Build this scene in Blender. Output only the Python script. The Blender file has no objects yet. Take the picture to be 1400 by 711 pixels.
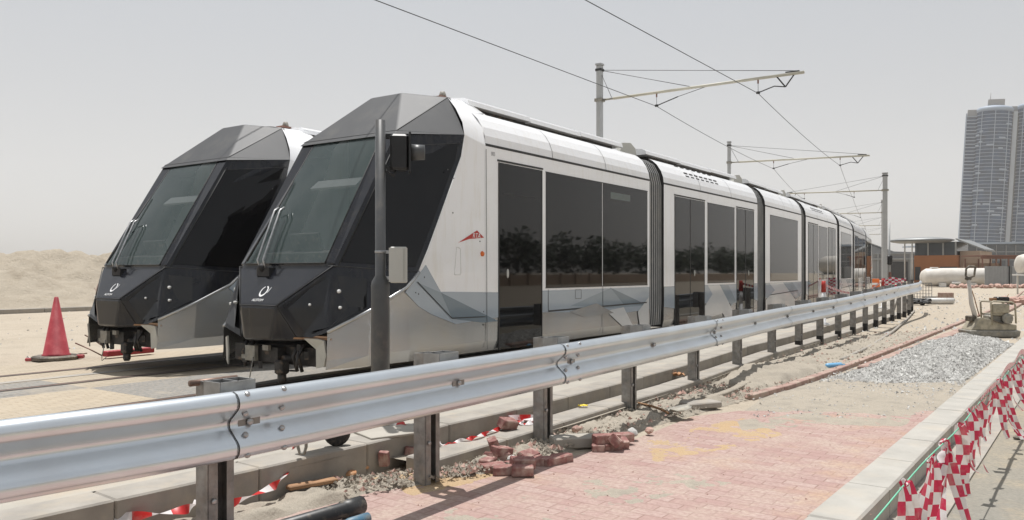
import bpy, math, random
from math import sin, cos, pi, radians as R, atan2, hypot
from mathutils import Vector, Matrix, noise
random.seed(7)
C = bpy.context.scene.collection
S = bpy.context.scene
# ---------------------------------------------------------------- frame of reference
F, HZ, CAM = 1100.0, 372.0, 1.6
TH = R(34.8)
D2 = Vector((sin(TH), cos(TH))); R2 = Vector((D2.y, -D2.x))
N2 = Vector((-2.836, 8.9885))          # point of the near tram's nose on the track's centre line
def at(px, py, z=0.0):                 # ground point seen at a photo pixel, on the level z
    D = (CAM - z) * F / (py - HZ)
    return Vector(((px - 700) / F * D, D, z))
def atD(px, D, z=0.0): return Vector(((px - 700) / F * D, D, z))
def st(s, t, z=0.0):                   # track coordinates to world
    p = N2 + s * D2 + t * R2
    return Vector((p.x, p.y, z))
def side(px, py, t=1.2):               # (s, z) in the near tram's own frame of a point on its side wall
    u = (px - 700) / F; o = N2 + t * R2
    k = (u * o.y - o.x) / (D2.x - u * D2.y); D = o.y + k * D2.y
    return k, CAM + (HZ - py) / F * D - .4

# ---------------------------------------------------------------- materials
def newmat(name):
    m = bpy.data.materials.new(name); m.use_nodes = True
    nt = m.node_tree; nt.nodes.clear()
    out = nt.nodes.new('ShaderNodeOutputMaterial')
    b = nt.nodes.new('ShaderNodeBsdfPrincipled')
    nt.links.new(b.outputs[0], out.inputs[0])
    return m, nt, b
def nd(nt, t, **k):
    n = nt.nodes.new(t)
    for a, v in k.items():
        if a in n.inputs.keys(): n.inputs[a].default_value = v
        else: setattr(n, a, v)
    return n
def mixc(nt, f, a, b, mode='MIX'):
    m = nt.nodes.new('ShaderNodeMix'); m.data_type = 'RGBA'; m.blend_type = mode
    for sock, v in ((m.inputs[0], f), (m.inputs[6], a), (m.inputs[7], b)):
        if hasattr(v, 'is_linked') or hasattr(v, 'links'): nt.links.new(v, sock)
        elif isinstance(v, (int, float)): sock.default_value = v
        else: sock.default_value = (*v, 1)
    return m.outputs[2]
def noise_fac(nt, co, scale, detail=4, lo=.35, hi=.65, rough=.6):
    n = nd(nt, 'ShaderNodeTexNoise', Scale=scale, Detail=detail, Roughness=rough)
    nt.links.new(co, n.inputs['Vector'])
    mr = nt.nodes.new('ShaderNodeMapRange'); mr.inputs[1].default_value = lo; mr.inputs[2].default_value = hi
    nt.links.new(n.outputs[0], mr.inputs[0]); return mr.outputs[0]
def bumpn(nt, b, h, strength, dist):
    bm = nd(nt, 'ShaderNodeBump', Strength=strength, Distance=dist)
    nt.links.new(h, bm.inputs['Height']); nt.links.new(bm.outputs[0], b.inputs['Normal'])
def pm(name, col, rough=.5, metal=0., var=.12, scale=3., col2=None, cscale=8., clo=.5, chi=.75, bump=0., bscale=40., bdist=.01, coat=0., spec=.5, rvar=0., emis=None, streak=None):
    m, nt, b = newmat(name)
    co = nt.nodes.new('ShaderNodeTexCoord').outputs['Object']
    a = tuple(c * (1 - var) for c in col); c2 = tuple(min(1, c * (1 + var)) for c in col)
    c = mixc(nt, noise_fac(nt, co, scale), a, c2)
    if col2: c = mixc(nt, noise_fac(nt, co, cscale, 6, clo, chi), c, col2)
    if streak:
        sm = nt.nodes.new('ShaderNodeMapping'); sm.inputs['Scale'].default_value = (7, 7, .8); nt.links.new(co, sm.inputs[0])
        c = mixc(nt, noise_fac(nt, sm.outputs[0], 1.6, 7, .50, .95, .7), c, streak)
    nt.links.new(c, b.inputs['Base Color'])
    b.inputs['Roughness'].default_value = rough; b.inputs['Metallic'].default_value = metal
    b.inputs['Specular IOR Level'].default_value = spec
    b.inputs['Coat Weight'].default_value = coat; b.inputs['Coat Roughness'].default_value = .04
    if rvar:
        mr = nt.nodes.new('ShaderNodeMapRange'); mr.inputs[3].default_value = rough - rvar; mr.inputs[4].default_value = rough + rvar
        nt.links.new(noise_fac(nt, co, scale * 2.3), mr.inputs[0]); nt.links.new(mr.outputs[0], b.inputs['Roughness'])
    if bump:
        n = nd(nt, 'ShaderNodeTexNoise', Scale=bscale, Detail=5); nt.links.new(co, n.inputs['Vector'])
        bumpn(nt, b, n.outputs[0], bump, bdist)
    if emis: b.inputs['Emission Color'].default_value = (*emis, 1); b.inputs['Emission Strength'].default_value = .5
    return m
M = {}
M['white'] = pm('white_paint', (.93, .935, .945), .22, var=.01, coat=.5, col2=(.84, .83, .80), cscale=2.2, clo=.55, chi=.95, rvar=.03, streak=(.80, .77, .71))
M['offwhite'] = pm('matt_white', (.66, .66, .64), .5, var=.06, col2=(.5, .47, .42), cscale=3)
M['silver'] = pm('silver_paint', (.45, .46, .465), .27, metal=.75, var=.03, col2=(.50, .46, .39), cscale=1.6, clo=.45, chi=.9, coat=.3)
M['blue_l'] = pm('pale_blue_film', (.40, .46, .52), .24, metal=.25, var=.02, coat=.4)
M['blue_d'] = pm('slate_blue_film', (.20, .255, .30), .24, metal=.25, var=.02, coat=.4)
M['blue_m'] = pm('mid_blue_film', (.29, .35, .40), .24, metal=.25, var=.02, coat=.4)
M['pale'] = pm('pale_film', (.66, .67, .67), .24, metal=.2, var=.02, coat=.4)
M['black'] = pm('black_gloss', (.013, .014, .018), .14, var=.15, coat=.15, spec=.4, col2=(.026, .024, .022), cscale=2.5, clo=.55, chi=1.0, rvar=.05, streak=(.05, .045, .038))
M['lampglass'] = pm('black_lamp_cover', (.005, .005, .006), .04, var=.1, coat=.2, col2=(.03, .025, .02), cscale=5, clo=.5, chi=.9)
M['graph'] = pm('graphite_paint', (.060, .062, .065), .6, metal=.0, var=.06, coat=.0, col2=(.12, .115, .105), cscale=2.2, clo=.5, chi=1.0)
M['glass'] = pm('dark_tinted_glass', (.006, .006, .0065), .025, var=.2, coat=0, spec=.36, col2=(.016, .014, .012), cscale=1.5, clo=.5, chi=1.1)
M['rubber'] = pm('black_rubber', (.022, .022, .023), .7, var=.2, col2=(.10, .09, .08), cscale=5, clo=.5, chi=.9)
M['bellow'] = pm('grey_rubber_bellows', (.17, .175, .175), .6, var=.1, col2=(.24, .225, .2), cscale=3)
M['bellow_lit'] = pm('bellows_lit_crest', (.42, .42, .41), .5)  # lighter copy of the bellows rubber: light on the rib crests painted in
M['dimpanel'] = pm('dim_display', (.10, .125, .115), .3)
M['seam'] = pm('dark_seam', (.03, .03, .03), .6)
M['under'] = pm('dirty_steel', (.045, .043, .042), .6, metal=.3, var=.3, scale=12, col2=(.22, .16, .11), cscale=9, clo=.55, chi=.75)
M['galv'] = pm('galvanised_steel', (.70, .75, .79), .28, metal=.85, var=.03, scale=2.5, col2=(.60, .61, .62), cscale=1.4, clo=.45, chi=.9)
M['post'] = pm('weathered_galvanised_post', (.29, .285, .275), .5, metal=.5, var=.3, scale=9, col2=(.30, .27, .24), cscale=14, clo=.45, chi=.75, rvar=.1)
M['postl'] = pm('grey_spacer_steel', (.36, .36, .355), .45, metal=.5, var=.15, scale=9)
M['bitumen'] = pm('bitumen_paint', (.012, .012, .013), .45, var=.2)
M['bolt'] = pm('zinc_bolt', (.42, .42, .42), .35, metal=.8, var=.15, scale=30)
M['polegrey'] = pm('dark_grey_paint', (.075, .078, .080), .42, var=.08, scale=6, col2=(.13, .12, .11), cscale=8)
M['boxgrey'] = pm('light_grey_plastic', (.52, .52, .48), .45, var=.04)
M['mast'] = pm('pale_grey_mast', (.40, .41, .41), .5, metal=.2, var=.06)
M['arm'] = pm('beige_fibre_arm', (.50, .48, .40), .5, var=.04)
M['wire'] = pm('wire', (.06, .06, .06), .5, metal=.4)
M['red'] = pm('faded_red_plastic', (.36, .032, .045), .5, var=.12, scale=7, col2=(.44, .11, .11), cscale=7, clo=.5, chi=.85)
M['redp'] = pm('red_paint', (.5, .04, .03), .4, var=.05)
M['orange'] = pm('orange_plastic', (.75, .17, .03), .35, var=.05)
M['letter'] = pm('white_lettering', (.85, .85, .85), .4, var=.0)
M['greyletter'] = pm('grey_lettering', (.35, .35, .36), .4, var=.0)
M['brick'] = pm('red_paving_brick', (.27, .125, .11), .85, var=.2, scale=14, col2=(.44, .33, .28), cscale=9, clo=.46, chi=.66, bump=.5, bscale=60)
M['brickp'] = pm('pale_red_stone', (.46, .29, .24), .85, var=.2, scale=14, col2=(.5, .42, .34), cscale=14, bump=.6, bscale=40)
M['orangest'] = pm('orange_stone', (.50, .25, .12), .85, var=.2, scale=14, col2=(.5, .35, .22), cscale=14, bump=.6, bscale=40)
M['conc'] = pm('concrete', (.37, .345, .30), .85, var=.09, scale=2.2, col2=(.45, .36, .26), cscale=1.6, clo=.52, chi=.8, bump=.25, bscale=90, bdist=.004)
M['concd'] = pm('kerb_concrete', (.32, .295, .26), .85, var=.12, scale=3.5, col2=(.42, .36, .28), cscale=4, clo=.5, chi=.85, bump=.3, bscale=70, bdist=.005)
M['kerbw'] = pm('pale_kerb_concrete', (.375, .36, .325), .8, var=.09, scale=3.2, col2=(.44, .39, .32), cscale=2.4, clo=.5, chi=.9, bump=.2, bscale=90, bdist=.004)
M['redkerb'] = pm('red_edging_concrete', (.34, .22, .185), .85, var=.15, scale=5, col2=(.42, .36, .29), cscale=5, clo=.45, chi=.75, bump=.3, bscale=60)
M['wood'] = pm('old_timber', (.30, .17, .09), .8, var=.2, scale=9, bump=.3)
M['tyre'] = pm('tyre', (.03, .03, .03), .75, var=.2, col2=(.12, .1, .08), cscale=20)
M['machine'] = pm('dusty_machine_paint', (.40, .36, .27), .65, var=.18, scale=7, col2=(.24, .22, .18), cscale=9, clo=.45, chi=.7, bump=.2)
M['machined'] = pm('dusty_dark_steel', (.12, .105, .085), .6, metal=.3, var=.3, scale=12, col2=(.30, .26, .20), cscale=9)
M['machineg'] = pm('dusty_grey_steel', (.27, .26, .23), .6, metal=.2, var=.2, scale=12, col2=(.36, .32, .25), cscale=9)
M['tarp'] = pm('white_sheeting', (.62, .59, .54), .6, var=.06, scale=1.2, col2=(.55, .50, .43), cscale=.8, bump=.3, bscale=3, bdist=.1)
M['hoard'] = pm('grey_hoarding', (.30, .315, .32), .55, var=.07)
M['canopy'] = pm('canopy_metal', (.24, .25, .25), .45, metal=.2, var=.04)
M['darkroof'] = pm('dark_roof', (.12, .12, .12), .5)
M['orangewall'] = pm('orange_brown_wall', (.34, .145, .06), .7, var=.07, scale=.6)
M['tanwall'] = pm('tan_wall', (.38, .29, .22), .8, var=.08, scale=.5)
M['rust'] = pm('brown_steel', (.19, .10, .075), .7, var=.15, scale=.8)
M['greywall'] = pm('grey_cladding', (.24, .245, .25), .5, var=.07, scale=.5)
M['greyd'] = pm('dark_opening', (.035, .037, .04), .5)
M['bldglass'] = pm('building_glass', (.05, .06, .07), .12, var=.3, scale=.3)
M['towerglass'] = pm('tower_glass', (.010, .036, .085), .25, var=.4, scale=.12, spec=.25)
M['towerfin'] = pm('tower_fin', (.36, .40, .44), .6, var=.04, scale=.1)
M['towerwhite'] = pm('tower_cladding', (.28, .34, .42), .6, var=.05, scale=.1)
M['towergrey'] = pm('tower_plant', (.26, .26, .26), .6, var=.05, scale=.1)
M['blue'] = pm('blue_plastic', (.16, .38, .60), .35, var=.05)
M['bluedirty'] = pm('dirty_blue_plastic', (.07, .16, .24), .5, var=.1, col2=(.25, .24, .21), cscale=12, clo=.45, chi=.7)
M['yellow'] = pm('yellow_rag', (.75, .58, .05), .7, var=.1)
M['green'] = pm('green_rope', (.16, .50, .34), .6, var=.1)
M['cabin'] = pm('cab_interior', (.20, .21, .21), .7, var=.05)
M['cabinl'] = pm('cab_interior_pale', (.48, .50, .49), .6, var=.03)
M['seat'] = pm('cab_seat', (.10, .13, .135), .8, var=.05)
M['lens'] = pm('lamp_lens', (.70, .70, .68), .1, var=.02, coat=1)
M['pipe'] = pm('black_plastic_pipe', (.028, .029, .03), .45, var=.2, col2=(.20, .17, .13), cscale=14, clo=.52, chi=.75)
M['stone'] = pm('grey_stone', (.54, .535, .51), .85, var=.25, scale=9, col2=(.42, .41, .39), cscale=6, clo=.45, chi=.6)
M['leaf'] = pm('tree_leaf', (.022, .036, .014), .6, var=.4, scale=.8)
M['rail'] = pm('rusty_rail', (.20, .13, .10), .45, metal=.5, var=.2, scale=6)
M['groove'] = pm('rail_groove', (.06, .05, .045), .8)
M['yellowline'] = pm('yellow_line_paint', (.72, .50, .10), .6, var=.08, scale=6)
M['stain'] = pm('dark_crack', (.12, .10, .08), .9)

# windscreen: dusty, half see-through tinted glass
m, nt, b = newmat('windscreen_glass'); M['wind'] = m
co = nt.nodes.new('ShaderNodeTexCoord').outputs['Object']
c = mixc(nt, noise_fac(nt, co, 3.0), (.085, .12, .118), (.12, .155, .15)); nt.links.new(c, b.inputs['Base Color'])
b.inputs['Roughness'].default_value = .03; b.inputs['Alpha'].default_value = .5; b.inputs['Coat Weight'].default_value = .5

# barrier tape: two rows of red and white squares along the ribbon's UV
def tapemat(name, kv, diag=False, red=(.60, .03, .09)):
    m, nt, b = newmat(name)
    uv = nt.nodes.new('ShaderNodeTexCoord').outputs['UV']
    mp = nt.nodes.new('ShaderNodeMapping'); nt.links.new(uv, mp.inputs[0])
    if diag:
        mp.inputs['Scale'].default_value = (0, kv, 1)
        ch = nd(nt, 'ShaderNodeTexChecker', Scale=1.0)
    else:
        mp.inputs['Scale'].default_value = (2, kv, 1); ch = nd(nt, 'ShaderNodeTexChecker', Scale=1.0)
    mp.inputs['Location'].default_value = (.001, .001, .5)
    ch.inputs[1].default_value = (*red, 1); ch.inputs[2].default_value = (.80, .77, .77, 1)
    nt.links.new(mp.outputs[0], ch.inputs[0])
    cc = mixc(nt, noise_fac(nt, nt.nodes.new('ShaderNodeTexCoord').outputs['Object'], 9, 4, .5, 1.0), ch.outputs[0], (.55, .42, .38))
    nt.links.new(cc, b.inputs['Base Color'])
    b.inputs['Roughness'].default_value = .4
    b.inputs['Subsurface Weight'].default_value = 0
    tr = nt.nodes.new('ShaderNodeBsdfTranslucent'); nt.links.new(cc, tr.inputs[0])
    mx = nt.nodes.new('ShaderNodeMixShader'); mx.inputs[0].default_value = .3
    out = [n for n in nt.nodes if n.type == 'OUTPUT_MATERIAL'][0]
    nt.links.new(b.outputs[0], mx.inputs[1]); nt.links.new(tr.outputs[0], mx.inputs[2]); nt.links.new(mx.outputs[0], out.inputs[0])
    return m
M['tape'] = tapemat('check_tape', 1.0)
M['tape2'] = tapemat('striped_tape', 1.0, True, (.62, .03, .03))

# sand
def sandmat(name, c1, c2, c3, s=1.0, bd=.02):
    m, nt, b = newmat(name); co = nt.nodes.new('ShaderNodeTexCoord').outputs['Object']
    c = mixc(nt, noise_fac(nt, co, .35 * s, 6, .35, .65), c1, c2)
    c = mixc(nt, noise_fac(nt, co, 2.1 * s, 8, .48, .72), c, c3)
    c = mixc(nt, noise_fac(nt, co, 45 * s, 4, .3, .8), c, tuple(x * .72 for x in c1), 'MIX') if True else c
    nt.links.new(c, b.inputs['Base Color']); b.inputs['Roughness'].default_value = .95; b.inputs['Specular IOR Level'].default_value = .15
    n = nd(nt, 'ShaderNodeTexNoise', Scale=9 * s, Detail=9, Roughness=.7); nt.links.new(co, n.inputs['Vector'])
    bumpn(nt, b, n.outputs[0], .6, bd); return m
M['sand'] = sandmat('sand', (.445, .385, .305), (.48, .42, .34), (.38, .33, .265), bd=.05)
M['bank'] = sandmat('bank_sand', (.47, .41, .325), (.51, .45, .365), (.39, .33, .255), .8, .4)
M['dirt'] = sandmat('grey_dirt', (.385, .345, .285), (.44, .39, .32), (.29, .265, .225), 2.0, .03)
M['gravel'] = sandmat('gravel_base', (.37, .365, .345), (.42, .41, .385), (.30, .295, .28), 6.0, .03)
M['asphalt'] = sandmat('dusty_road', (.27, .255, .22), (.35, .31, .24), (.42, .34, .23), .8, .006)

# block paving of the footpath
def blockmat(name, c1, c2, mort, patch, pcol, bw=.2, bh=.1, rot=0., dust=(.42, .66), dscale=.8):
    m, nt, b = newmat(name); co = nt.nodes.new('ShaderNodeTexCoord').outputs['Object']
    mp = nt.nodes.new('ShaderNodeMapping'); mp.inputs['Rotation'].default_value = (0, 0, rot); nt.links.new(co, mp.inputs[0])
    br = nt.nodes.new('ShaderNodeTexBrick'); nt.links.new(mp.outputs[0], br.inputs[0])
    br.inputs['Color1'].default_value = (*c1, 1); br.inputs['Color2'].default_value = (*c2, 1); br.inputs['Mortar'].default_value = (*mort, 1)
    br.inputs['Scale'].default_value = 1; br.inputs['Brick Width'].default_value = bw; br.inputs['Row Height'].default_value = bh
    br.inputs['Mortar Size'].default_value = .006; br.inputs['Mortar Smooth'].default_value = .3; br.inputs['Bias'].default_value = 0
    c = mixc(nt, noise_fac(nt, co, dscale, 8, *dust), br.outputs[0], patch)
    c = mixc(nt, noise_fac(nt, co, .62, 6, .54, .70), c, pcol)
    c = mixc(nt, noise_fac(nt, co, 30, 4, .35, .8), c, tuple(x * .8 for x in c1))
    nt.links.new(c, b.inputs['Base Color']); b.inputs['Roughness'].default_value = .9; b.inputs['Specular IOR Level'].default_value = .2
    n = nd(nt, 'ShaderNodeTexNoise', Scale=60, Detail=5); nt.links.new(co, n.inputs['Vector'])
    ad = nd(nt, 'ShaderNodeMath', operation='MULTIPLY_ADD'); nt.links.new(br.outputs[1], ad.inputs[0]); ad.inputs[1].default_value = -.8
    nt.links.new(n.outputs[0], ad.inputs[2]); bumpn(nt, b, ad.outputs[0], .5, .006)
    return m
M['paver'] = blockmat('red_block_paving', (.375, .25, .225), (.44, .335, .30), (.26, .175, .145), (.45, .365, .305), (.47, .325, .20), bw=.24, bh=.12, rot=TH + .02, dust=(.42, .68), dscale=1.9)
# track bed: big rectangles of sandy concrete and grey block paving
m, nt, b = newmat('track_paving'); M['track'] = m
co = nt.nodes.new('ShaderNodeTexCoord').outputs['Object']
sn = nt.nodes.new('ShaderNodeVectorMath'); sn.operation = 'SNAP'; sn.inputs[1].default_value = (2.4, 1.2, 10)
of = nt.nodes.new('ShaderNodeVectorMath'); of.operation = 'ADD'; of.inputs[1].default_value = (.7, .12, 5); nt.links.new(co, of.inputs[0]); nt.links.new(of.outputs[0], sn.inputs[0])
wn = nt.nodes.new('ShaderNodeTexWhiteNoise'); nt.links.new(sn.outputs[0], wn.inputs[0])
gt = nd(nt, 'ShaderNodeMath', operation='GREATER_THAN'); gt.inputs[1].default_value = .44; nt.links.new(wn.outputs[0], gt.inputs[0])
br = nt.nodes.new('ShaderNodeTexBrick'); nt.links.new(co, br.inputs[0])
for k, v in {'Color1': (.46, .385, .285, 1), 'Color2': (.42, .36, .275, 1), 'Mortar': (.47, .42, .35, 1), 'Scale': 1, 'Brick Width': 2.3, 'Row Height': 1.15, 'Mortar Size': .0, 'Bias': 0.15}.items(): br.inputs[k].default_value = v
b2 = nt.nodes.new('ShaderNodeTexBrick'); nt.links.new(co, b2.inputs[0])
for k, v in {'Color1': (1, 1, 1, 1), 'Color2': (.86, .86, .86, 1), 'Mortar': (.62, .6, .56, 1), 'Scale': 1, 'Brick Width': .2, 'Row Height': .1, 'Mortar Size': .006, 'Bias': 0}.items(): b2.inputs[k].default_value = v
c = mixc(nt, gt.outputs[0], br.outputs[0], (.24, .238, .228)); c = mixc(nt, 1.0, c, b2.outputs[0], 'MULTIPLY')
c = mixc(nt, noise_fac(nt, co, 1.1, 8, .56, .74), c, (.43, .37, .285))
c = mixc(nt, noise_fac(nt, co, 25, 5, .4, .8), c, (.38, .33, .27))
nt.links.new(c, b.inputs['Base Color']); b.inputs['Roughness'].default_value = .9; b.inputs['Specular IOR Level'].default_value = .2
bumpn(nt, b, b2.outputs[0], .4, .003)

# ---------------------------------------------------------------- mesh builder
class MB:
    def __init__(s): s.v = []; s.f = []; s.m = []; s.uv = {}; s.sm = []
    def add(s, vs, fs, mi=0, smooth=False):
        o = len(s.v); s.v += [tuple(v) for v in vs]
        for f in fs: s.f.append(tuple(i + o for i in f)); s.m.append(mi); s.sm.append(smooth)
        return s
    def box(s, c, size, rot=None, mi=0, bev=0):
        x, y, z = (a / 2 for a in size); c = Vector(c); vs = []
        rot = rot if rot is not None else Matrix.Identity(3)
        if isinstance(rot, (int, float)): rot = Matrix.Rotation(rot, 3, 'Z')
        if not bev:
            for i in (-x, x):
                for j in (-y, y):
                    for k in (-z, z): vs.append(c + rot @ Vector((i, j, k)))
            return s.add(vs, [(0, 1, 3, 2), (4, 6, 7, 5), (0, 4, 5, 1), (2, 3, 7, 6), (0, 2, 6, 4), (1, 5, 7, 3)], mi)
        rings = []
        for (k, ins) in ((-z, bev), (-z + bev, 0), (z - bev, 0), (z, bev)):
            ring = []
            for (sx, sy) in ((-1, -1), (1, -1), (1, 1), (-1, 1)):
                a, bb = x - ins, y - ins; e = bev if not ins else bev * .6
                pts = [(sx * (a - e), sy * bb), (sx * a, sy * (bb - e))]
                if sx * sy < 0: pts.reverse()
                if (sx, sy) in ((-1, -1), (1, 1)): pts = [(sx * a, sy * (bb - e)), (sx * (a - e), sy * bb)]
                else: pts = [(sx * (a - e), sy * bb), (sx * a, sy * (bb - e))]
                ring += pts
            rings.append([c + rot @ Vector((p[0], p[1], k)) for p in ring])
        return s.loft(rings, mi, closed=True, caps=True)
    def loft(s, rings, mi=0, closed=True, caps=False, smooth=False):
        n = len(rings[0]); vs = [p for r in rings for p in r]; fs = []
        for i in range(len(rings) - 1):
            for j in range(n if closed else n - 1):
                k = (j + 1) % n; fs.append((i * n + j, i * n + k, (i + 1) * n + k, (i + 1) * n + j))
        if caps: fs += [tuple(range(n))[::-1], tuple((len(rings) - 1) * n + j for j in range(n))]
        return s.add(vs, fs, mi, smooth)
    def tube(s, pts, r, n=8, mi=0, caps=True, smooth=True):
        pts = [Vector(p) for p in pts]; rr = r if isinstance(r, (list, tuple)) else [r] * len(pts)
        rings = []
        d0 = (pts[1] - pts[0]).normalized()
        u = d0.orthogonal().normalized()
        if abs(d0.z) < .9: u = Vector((0, 0, 1)).cross(d0).normalized()
        for i, p in enumerate(pts):
            a = pts[max(i - 1, 0)]; c = pts[min(i + 1, len(pts) - 1)]; dd = (c - a)
            dd = dd.normalized() if dd.length > 1e-9 else d0
            u = (u - dd * u.dot(dd)).normalized(); w = dd.cross(u)
            rings.append([p + rr[i] * (cos(2 * pi * k / n) * u + sin(2 * pi * k / n) * w) for k in range(n)])
        return s.loft(rings, mi, True, caps, smooth)
    def lathe(s, c, prof, n=16, mi=0, axis=None, smooth=True):
        c = Vector(c); ax = Vector(axis or (0, 0, 1)).normalized(); u = ax.orthogonal().normalized(); w = ax.cross(u)
        rings = [[c + ax * h + r * (cos(2 * pi * k / n) * u + sin(2 * pi * k / n) * w) for k in range(n)] for r, h in prof]
        return s.loft(rings, mi, True, True, smooth)
    def poly(s, pts, mi=0): return s.add(pts, [tuple(range(len(pts)))], mi)
    def slab(s, pts, off, mi=0):   # polygon pts extruded by vector off
        pts = [Vector(p) for p in pts]; off = Vector(off); return s.loft([pts, [p + off for p in pts]], mi, True, True)
    def rock(s, c, r, mi=0, flat=.7, seed=None):
        rnd = random.Random(seed if seed is not None else random.random())
        c = Vector(c); rot = Matrix.Rotation(rnd.random() * 6.28, 3, 'Z') @ Matrix.Rotation(rnd.uniform(-.4, .4), 3, 'X')
        t = (1 + 5 ** .5) / 2
        base = [(-1, t, 0), (1, t, 0), (-1, -t, 0), (1, -t, 0), (0, -1, t), (0, 1, t), (0, -1, -t), (0, 1, -t), (t, 0, -1), (t, 0, 1), (-t, 0, -1), (-t, 0, 1)]
        fs = [(0, 11, 5), (0, 5, 1), (0, 1, 7), (0, 7, 10), (0, 10, 11), (1, 5, 9), (5, 11, 4), (11, 10, 2), (10, 7, 6), (7, 1, 8), (3, 9, 4), (3, 4, 2), (3, 2, 6), (3, 6, 8), (3, 8, 9), (4, 9, 5), (2, 4, 11), (6, 2, 10), (8, 6, 7), (9, 8, 1)]
        vs = [c + rot @ Vector((x * r / 1.9 * rnd.uniform(.7, 1.25), y * r / 1.9 * rnd.uniform(.6, 1.1), z * r / 1.9 * flat * rnd.uniform(.7, 1.2))) for x, y, z in base]
        return s.add(vs, fs, mi)
    def ribbon(s, pts, wdirs, w, mi=0, kv=14.):   # tape strip with UVs: u across, v in squares along
        pts = [Vector(p) for p in pts]; vs = []; L = 0; vv = []
        for i, p in enumerate(pts):
            if i: L += (p - pts[i - 1]).length
            wd = Vector(wdirs[i] if isinstance(wdirs, list) else wdirs).normalized()
            vs += [p - wd * w / 2, p, p + wd * w / 2]; vv.append(L * kv)
        o = len(s.v)
        for i in range(len(pts) - 1):
            for j in range(2):
                a = i * 3 + j; idx = len(s.f)
                s.f.append(tuple(o + q for q in (a, a + 1, a + 4, a + 3))); s.m.append(mi); s.sm.append(True)
                s.uv[idx] = [(j * .5, vv[i]), ((j + 1) * .5, vv[i]), ((j + 1) * .5, vv[i + 1]), (j * .5, vv[i + 1])]
        s.v += [tuple(v) for v in vs]; return s
    def build(s, name, mats, parent=None, fix=True, bevel=0, solid=0, weld=False):
        me = bpy.data.meshes.new(name); me.from_pydata(s.v, [], s.f)
        for mm in (mats if isinstance(mats, (list, tuple)) else [mats]): me.materials.append(M[mm])
        for p, mi, sm in zip(me.polygons, s.m, s.sm): p.material_index = mi; p.use_smooth = sm
        if s.uv:
            ul = me.uv_layers.new(name='UVMap')
            for fi, uvs in s.uv.items():
                for li, q in zip(me.polygons[fi].loop_indices, uvs): ul.data[li].uv = q
        me.update(); me.validate()
        if fix:
            import bmesh
            bm = bmesh.new(); bm.from_mesh(me)
            if weld: bmesh.ops.remove_doubles(bm, verts=bm.verts, dist=.0005)
            bmesh.ops.recalc_face_normals(bm, faces=bm.faces); bm.to_mesh(me); bm.free()
        o = bpy.data.objects.new(name, me); C.objects.link(o)
        if parent is not None: o.parent = parent
        if bevel:
            md = o.modifiers.new('bevel', 'BEVEL'); md.width = bevel; md.segments = 4 if weld else 2; md.limit_method = 'ANGLE'; md.angle_limit = R(8) if weld else R(30)
        if solid:
            md = o.modifiers.new('solid', 'SOLIDIFY'); md.thickness = solid
        return o
def tag(o, label=None, cat=None, group=None, kind=None):
    if label: o['label'] = label
    if cat: o['category'] = cat
    if group: o['group'] = group
    if kind: o['kind'] = kind
    return o
def empty(name, loc, rz, label, cat, group=None):
    o = bpy.data.objects.new(name, None); C.objects.link(o); o.location = loc; o.rotation_euler = (0, 0, rz); o.empty_display_size = .2
    return tag(o, label, cat, group)
def struct(o): o['kind'] = 'structure'; return o
def copy_tree(o, parent=None):
    c = o.copy(); C.objects.link(c); c.parent = parent
    for ch in [x for x in list(S.objects) if x.parent == o]: copy_tree(ch, c)
    return c
def text_mesh(txt, size, name, mat, parent, mtx, extrude=.001, shear=0, sx=1.0):
    cu = bpy.data.curves.new('t', 'FONT'); cu.body = txt; cu.size = size; cu.extrude = extrude; cu.shear = shear
    cu.align_x = 'CENTER'; cu.align_y = 'CENTER'; cu.resolution_u = 3
    t = bpy.data.objects.new('t', cu); C.objects.link(t); bpy.context.view_layer.update()
    dg = bpy.context.evaluated_depsgraph_get(); me = bpy.data.meshes.new_from_object(t.evaluated_get(dg))
    bpy.data.objects.remove(t)
    me.transform(mtx @ Matrix.Diagonal((sx, 1, 1, 1))); me.materials.clear(); me.materials.append(M[mat])
    o = bpy.data.objects.new(name, me); C.objects.link(o); o.parent = parent; return o

# ---------------------------------------------------------------- guardrail line (world x, y, top z)
G = [(-4.4, 1.1, .96), (-3.6, 2.0, .96), (-2.24, 3.52, .96), (-1.53, 4.32, .96), (-.60, 5.68, .96), (.39, 7.18, .96), (2.66, 10.83, .96), (5.03, 14.76, .97), (7.12, 17.75, 1.01), (8.86, 20.3, 1.07), (10.3, 22.5, 1.11), (12.6, 26.1, 1.16), (14.9, 29.6, 1.22), (16.5, 32.6, 1.26)]
G = [Vector(p) for p in G]
def catmull(P, n=8):
    out = []
    for i in range(len(P) - 1):
        a, b_, c_, d_ = P[max(i - 1, 0)], P[i], P[i + 1], P[min(i + 2, len(P) - 1)]
        for k in range(n):
            t = k / n
            out.append(.5 * ((2 * b_) + (c_ - a) * t + (2 * a - 5 * b_ + 4 * c_ - d_) * t * t + (3 * b_ - a - 3 * c_ + d_) * t ** 3))
    out.append(P[-1]); return out
GP = catmull(G, 8)
GL = [0.]
for i in range(1, len(GP)): GL.append(GL[-1] + (GP[i].xy - GP[i - 1].xy).length)
def gat(l):
    l = max(0, min(l, GL[-1]))
    for i in range(1, len(GL)):
        if GL[i] >= l:
            f = (l - GL[i - 1]) / (GL[i] - GL[i - 1]); p = GP[i - 1].lerp(GP[i], f)
            d = (GP[min(i + 1, len(GP) - 1)].xy - GP[max(i - 2, 0)].xy).normalized(); return p, d, Vector((d.y, -d.x))
def gpx(px, off=0.):      # arc length where the rail crosses the sight line of photo column px
    best = min(range(0, int(GL[-1] * 50)), key=lambda k: abs((lambda q: 700 + F * q[0] / max(q[1], .1) - px)((gat(k / 50.)[0].xy + gat(k / 50.)[2] * off))))
    return best / 50.
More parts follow.
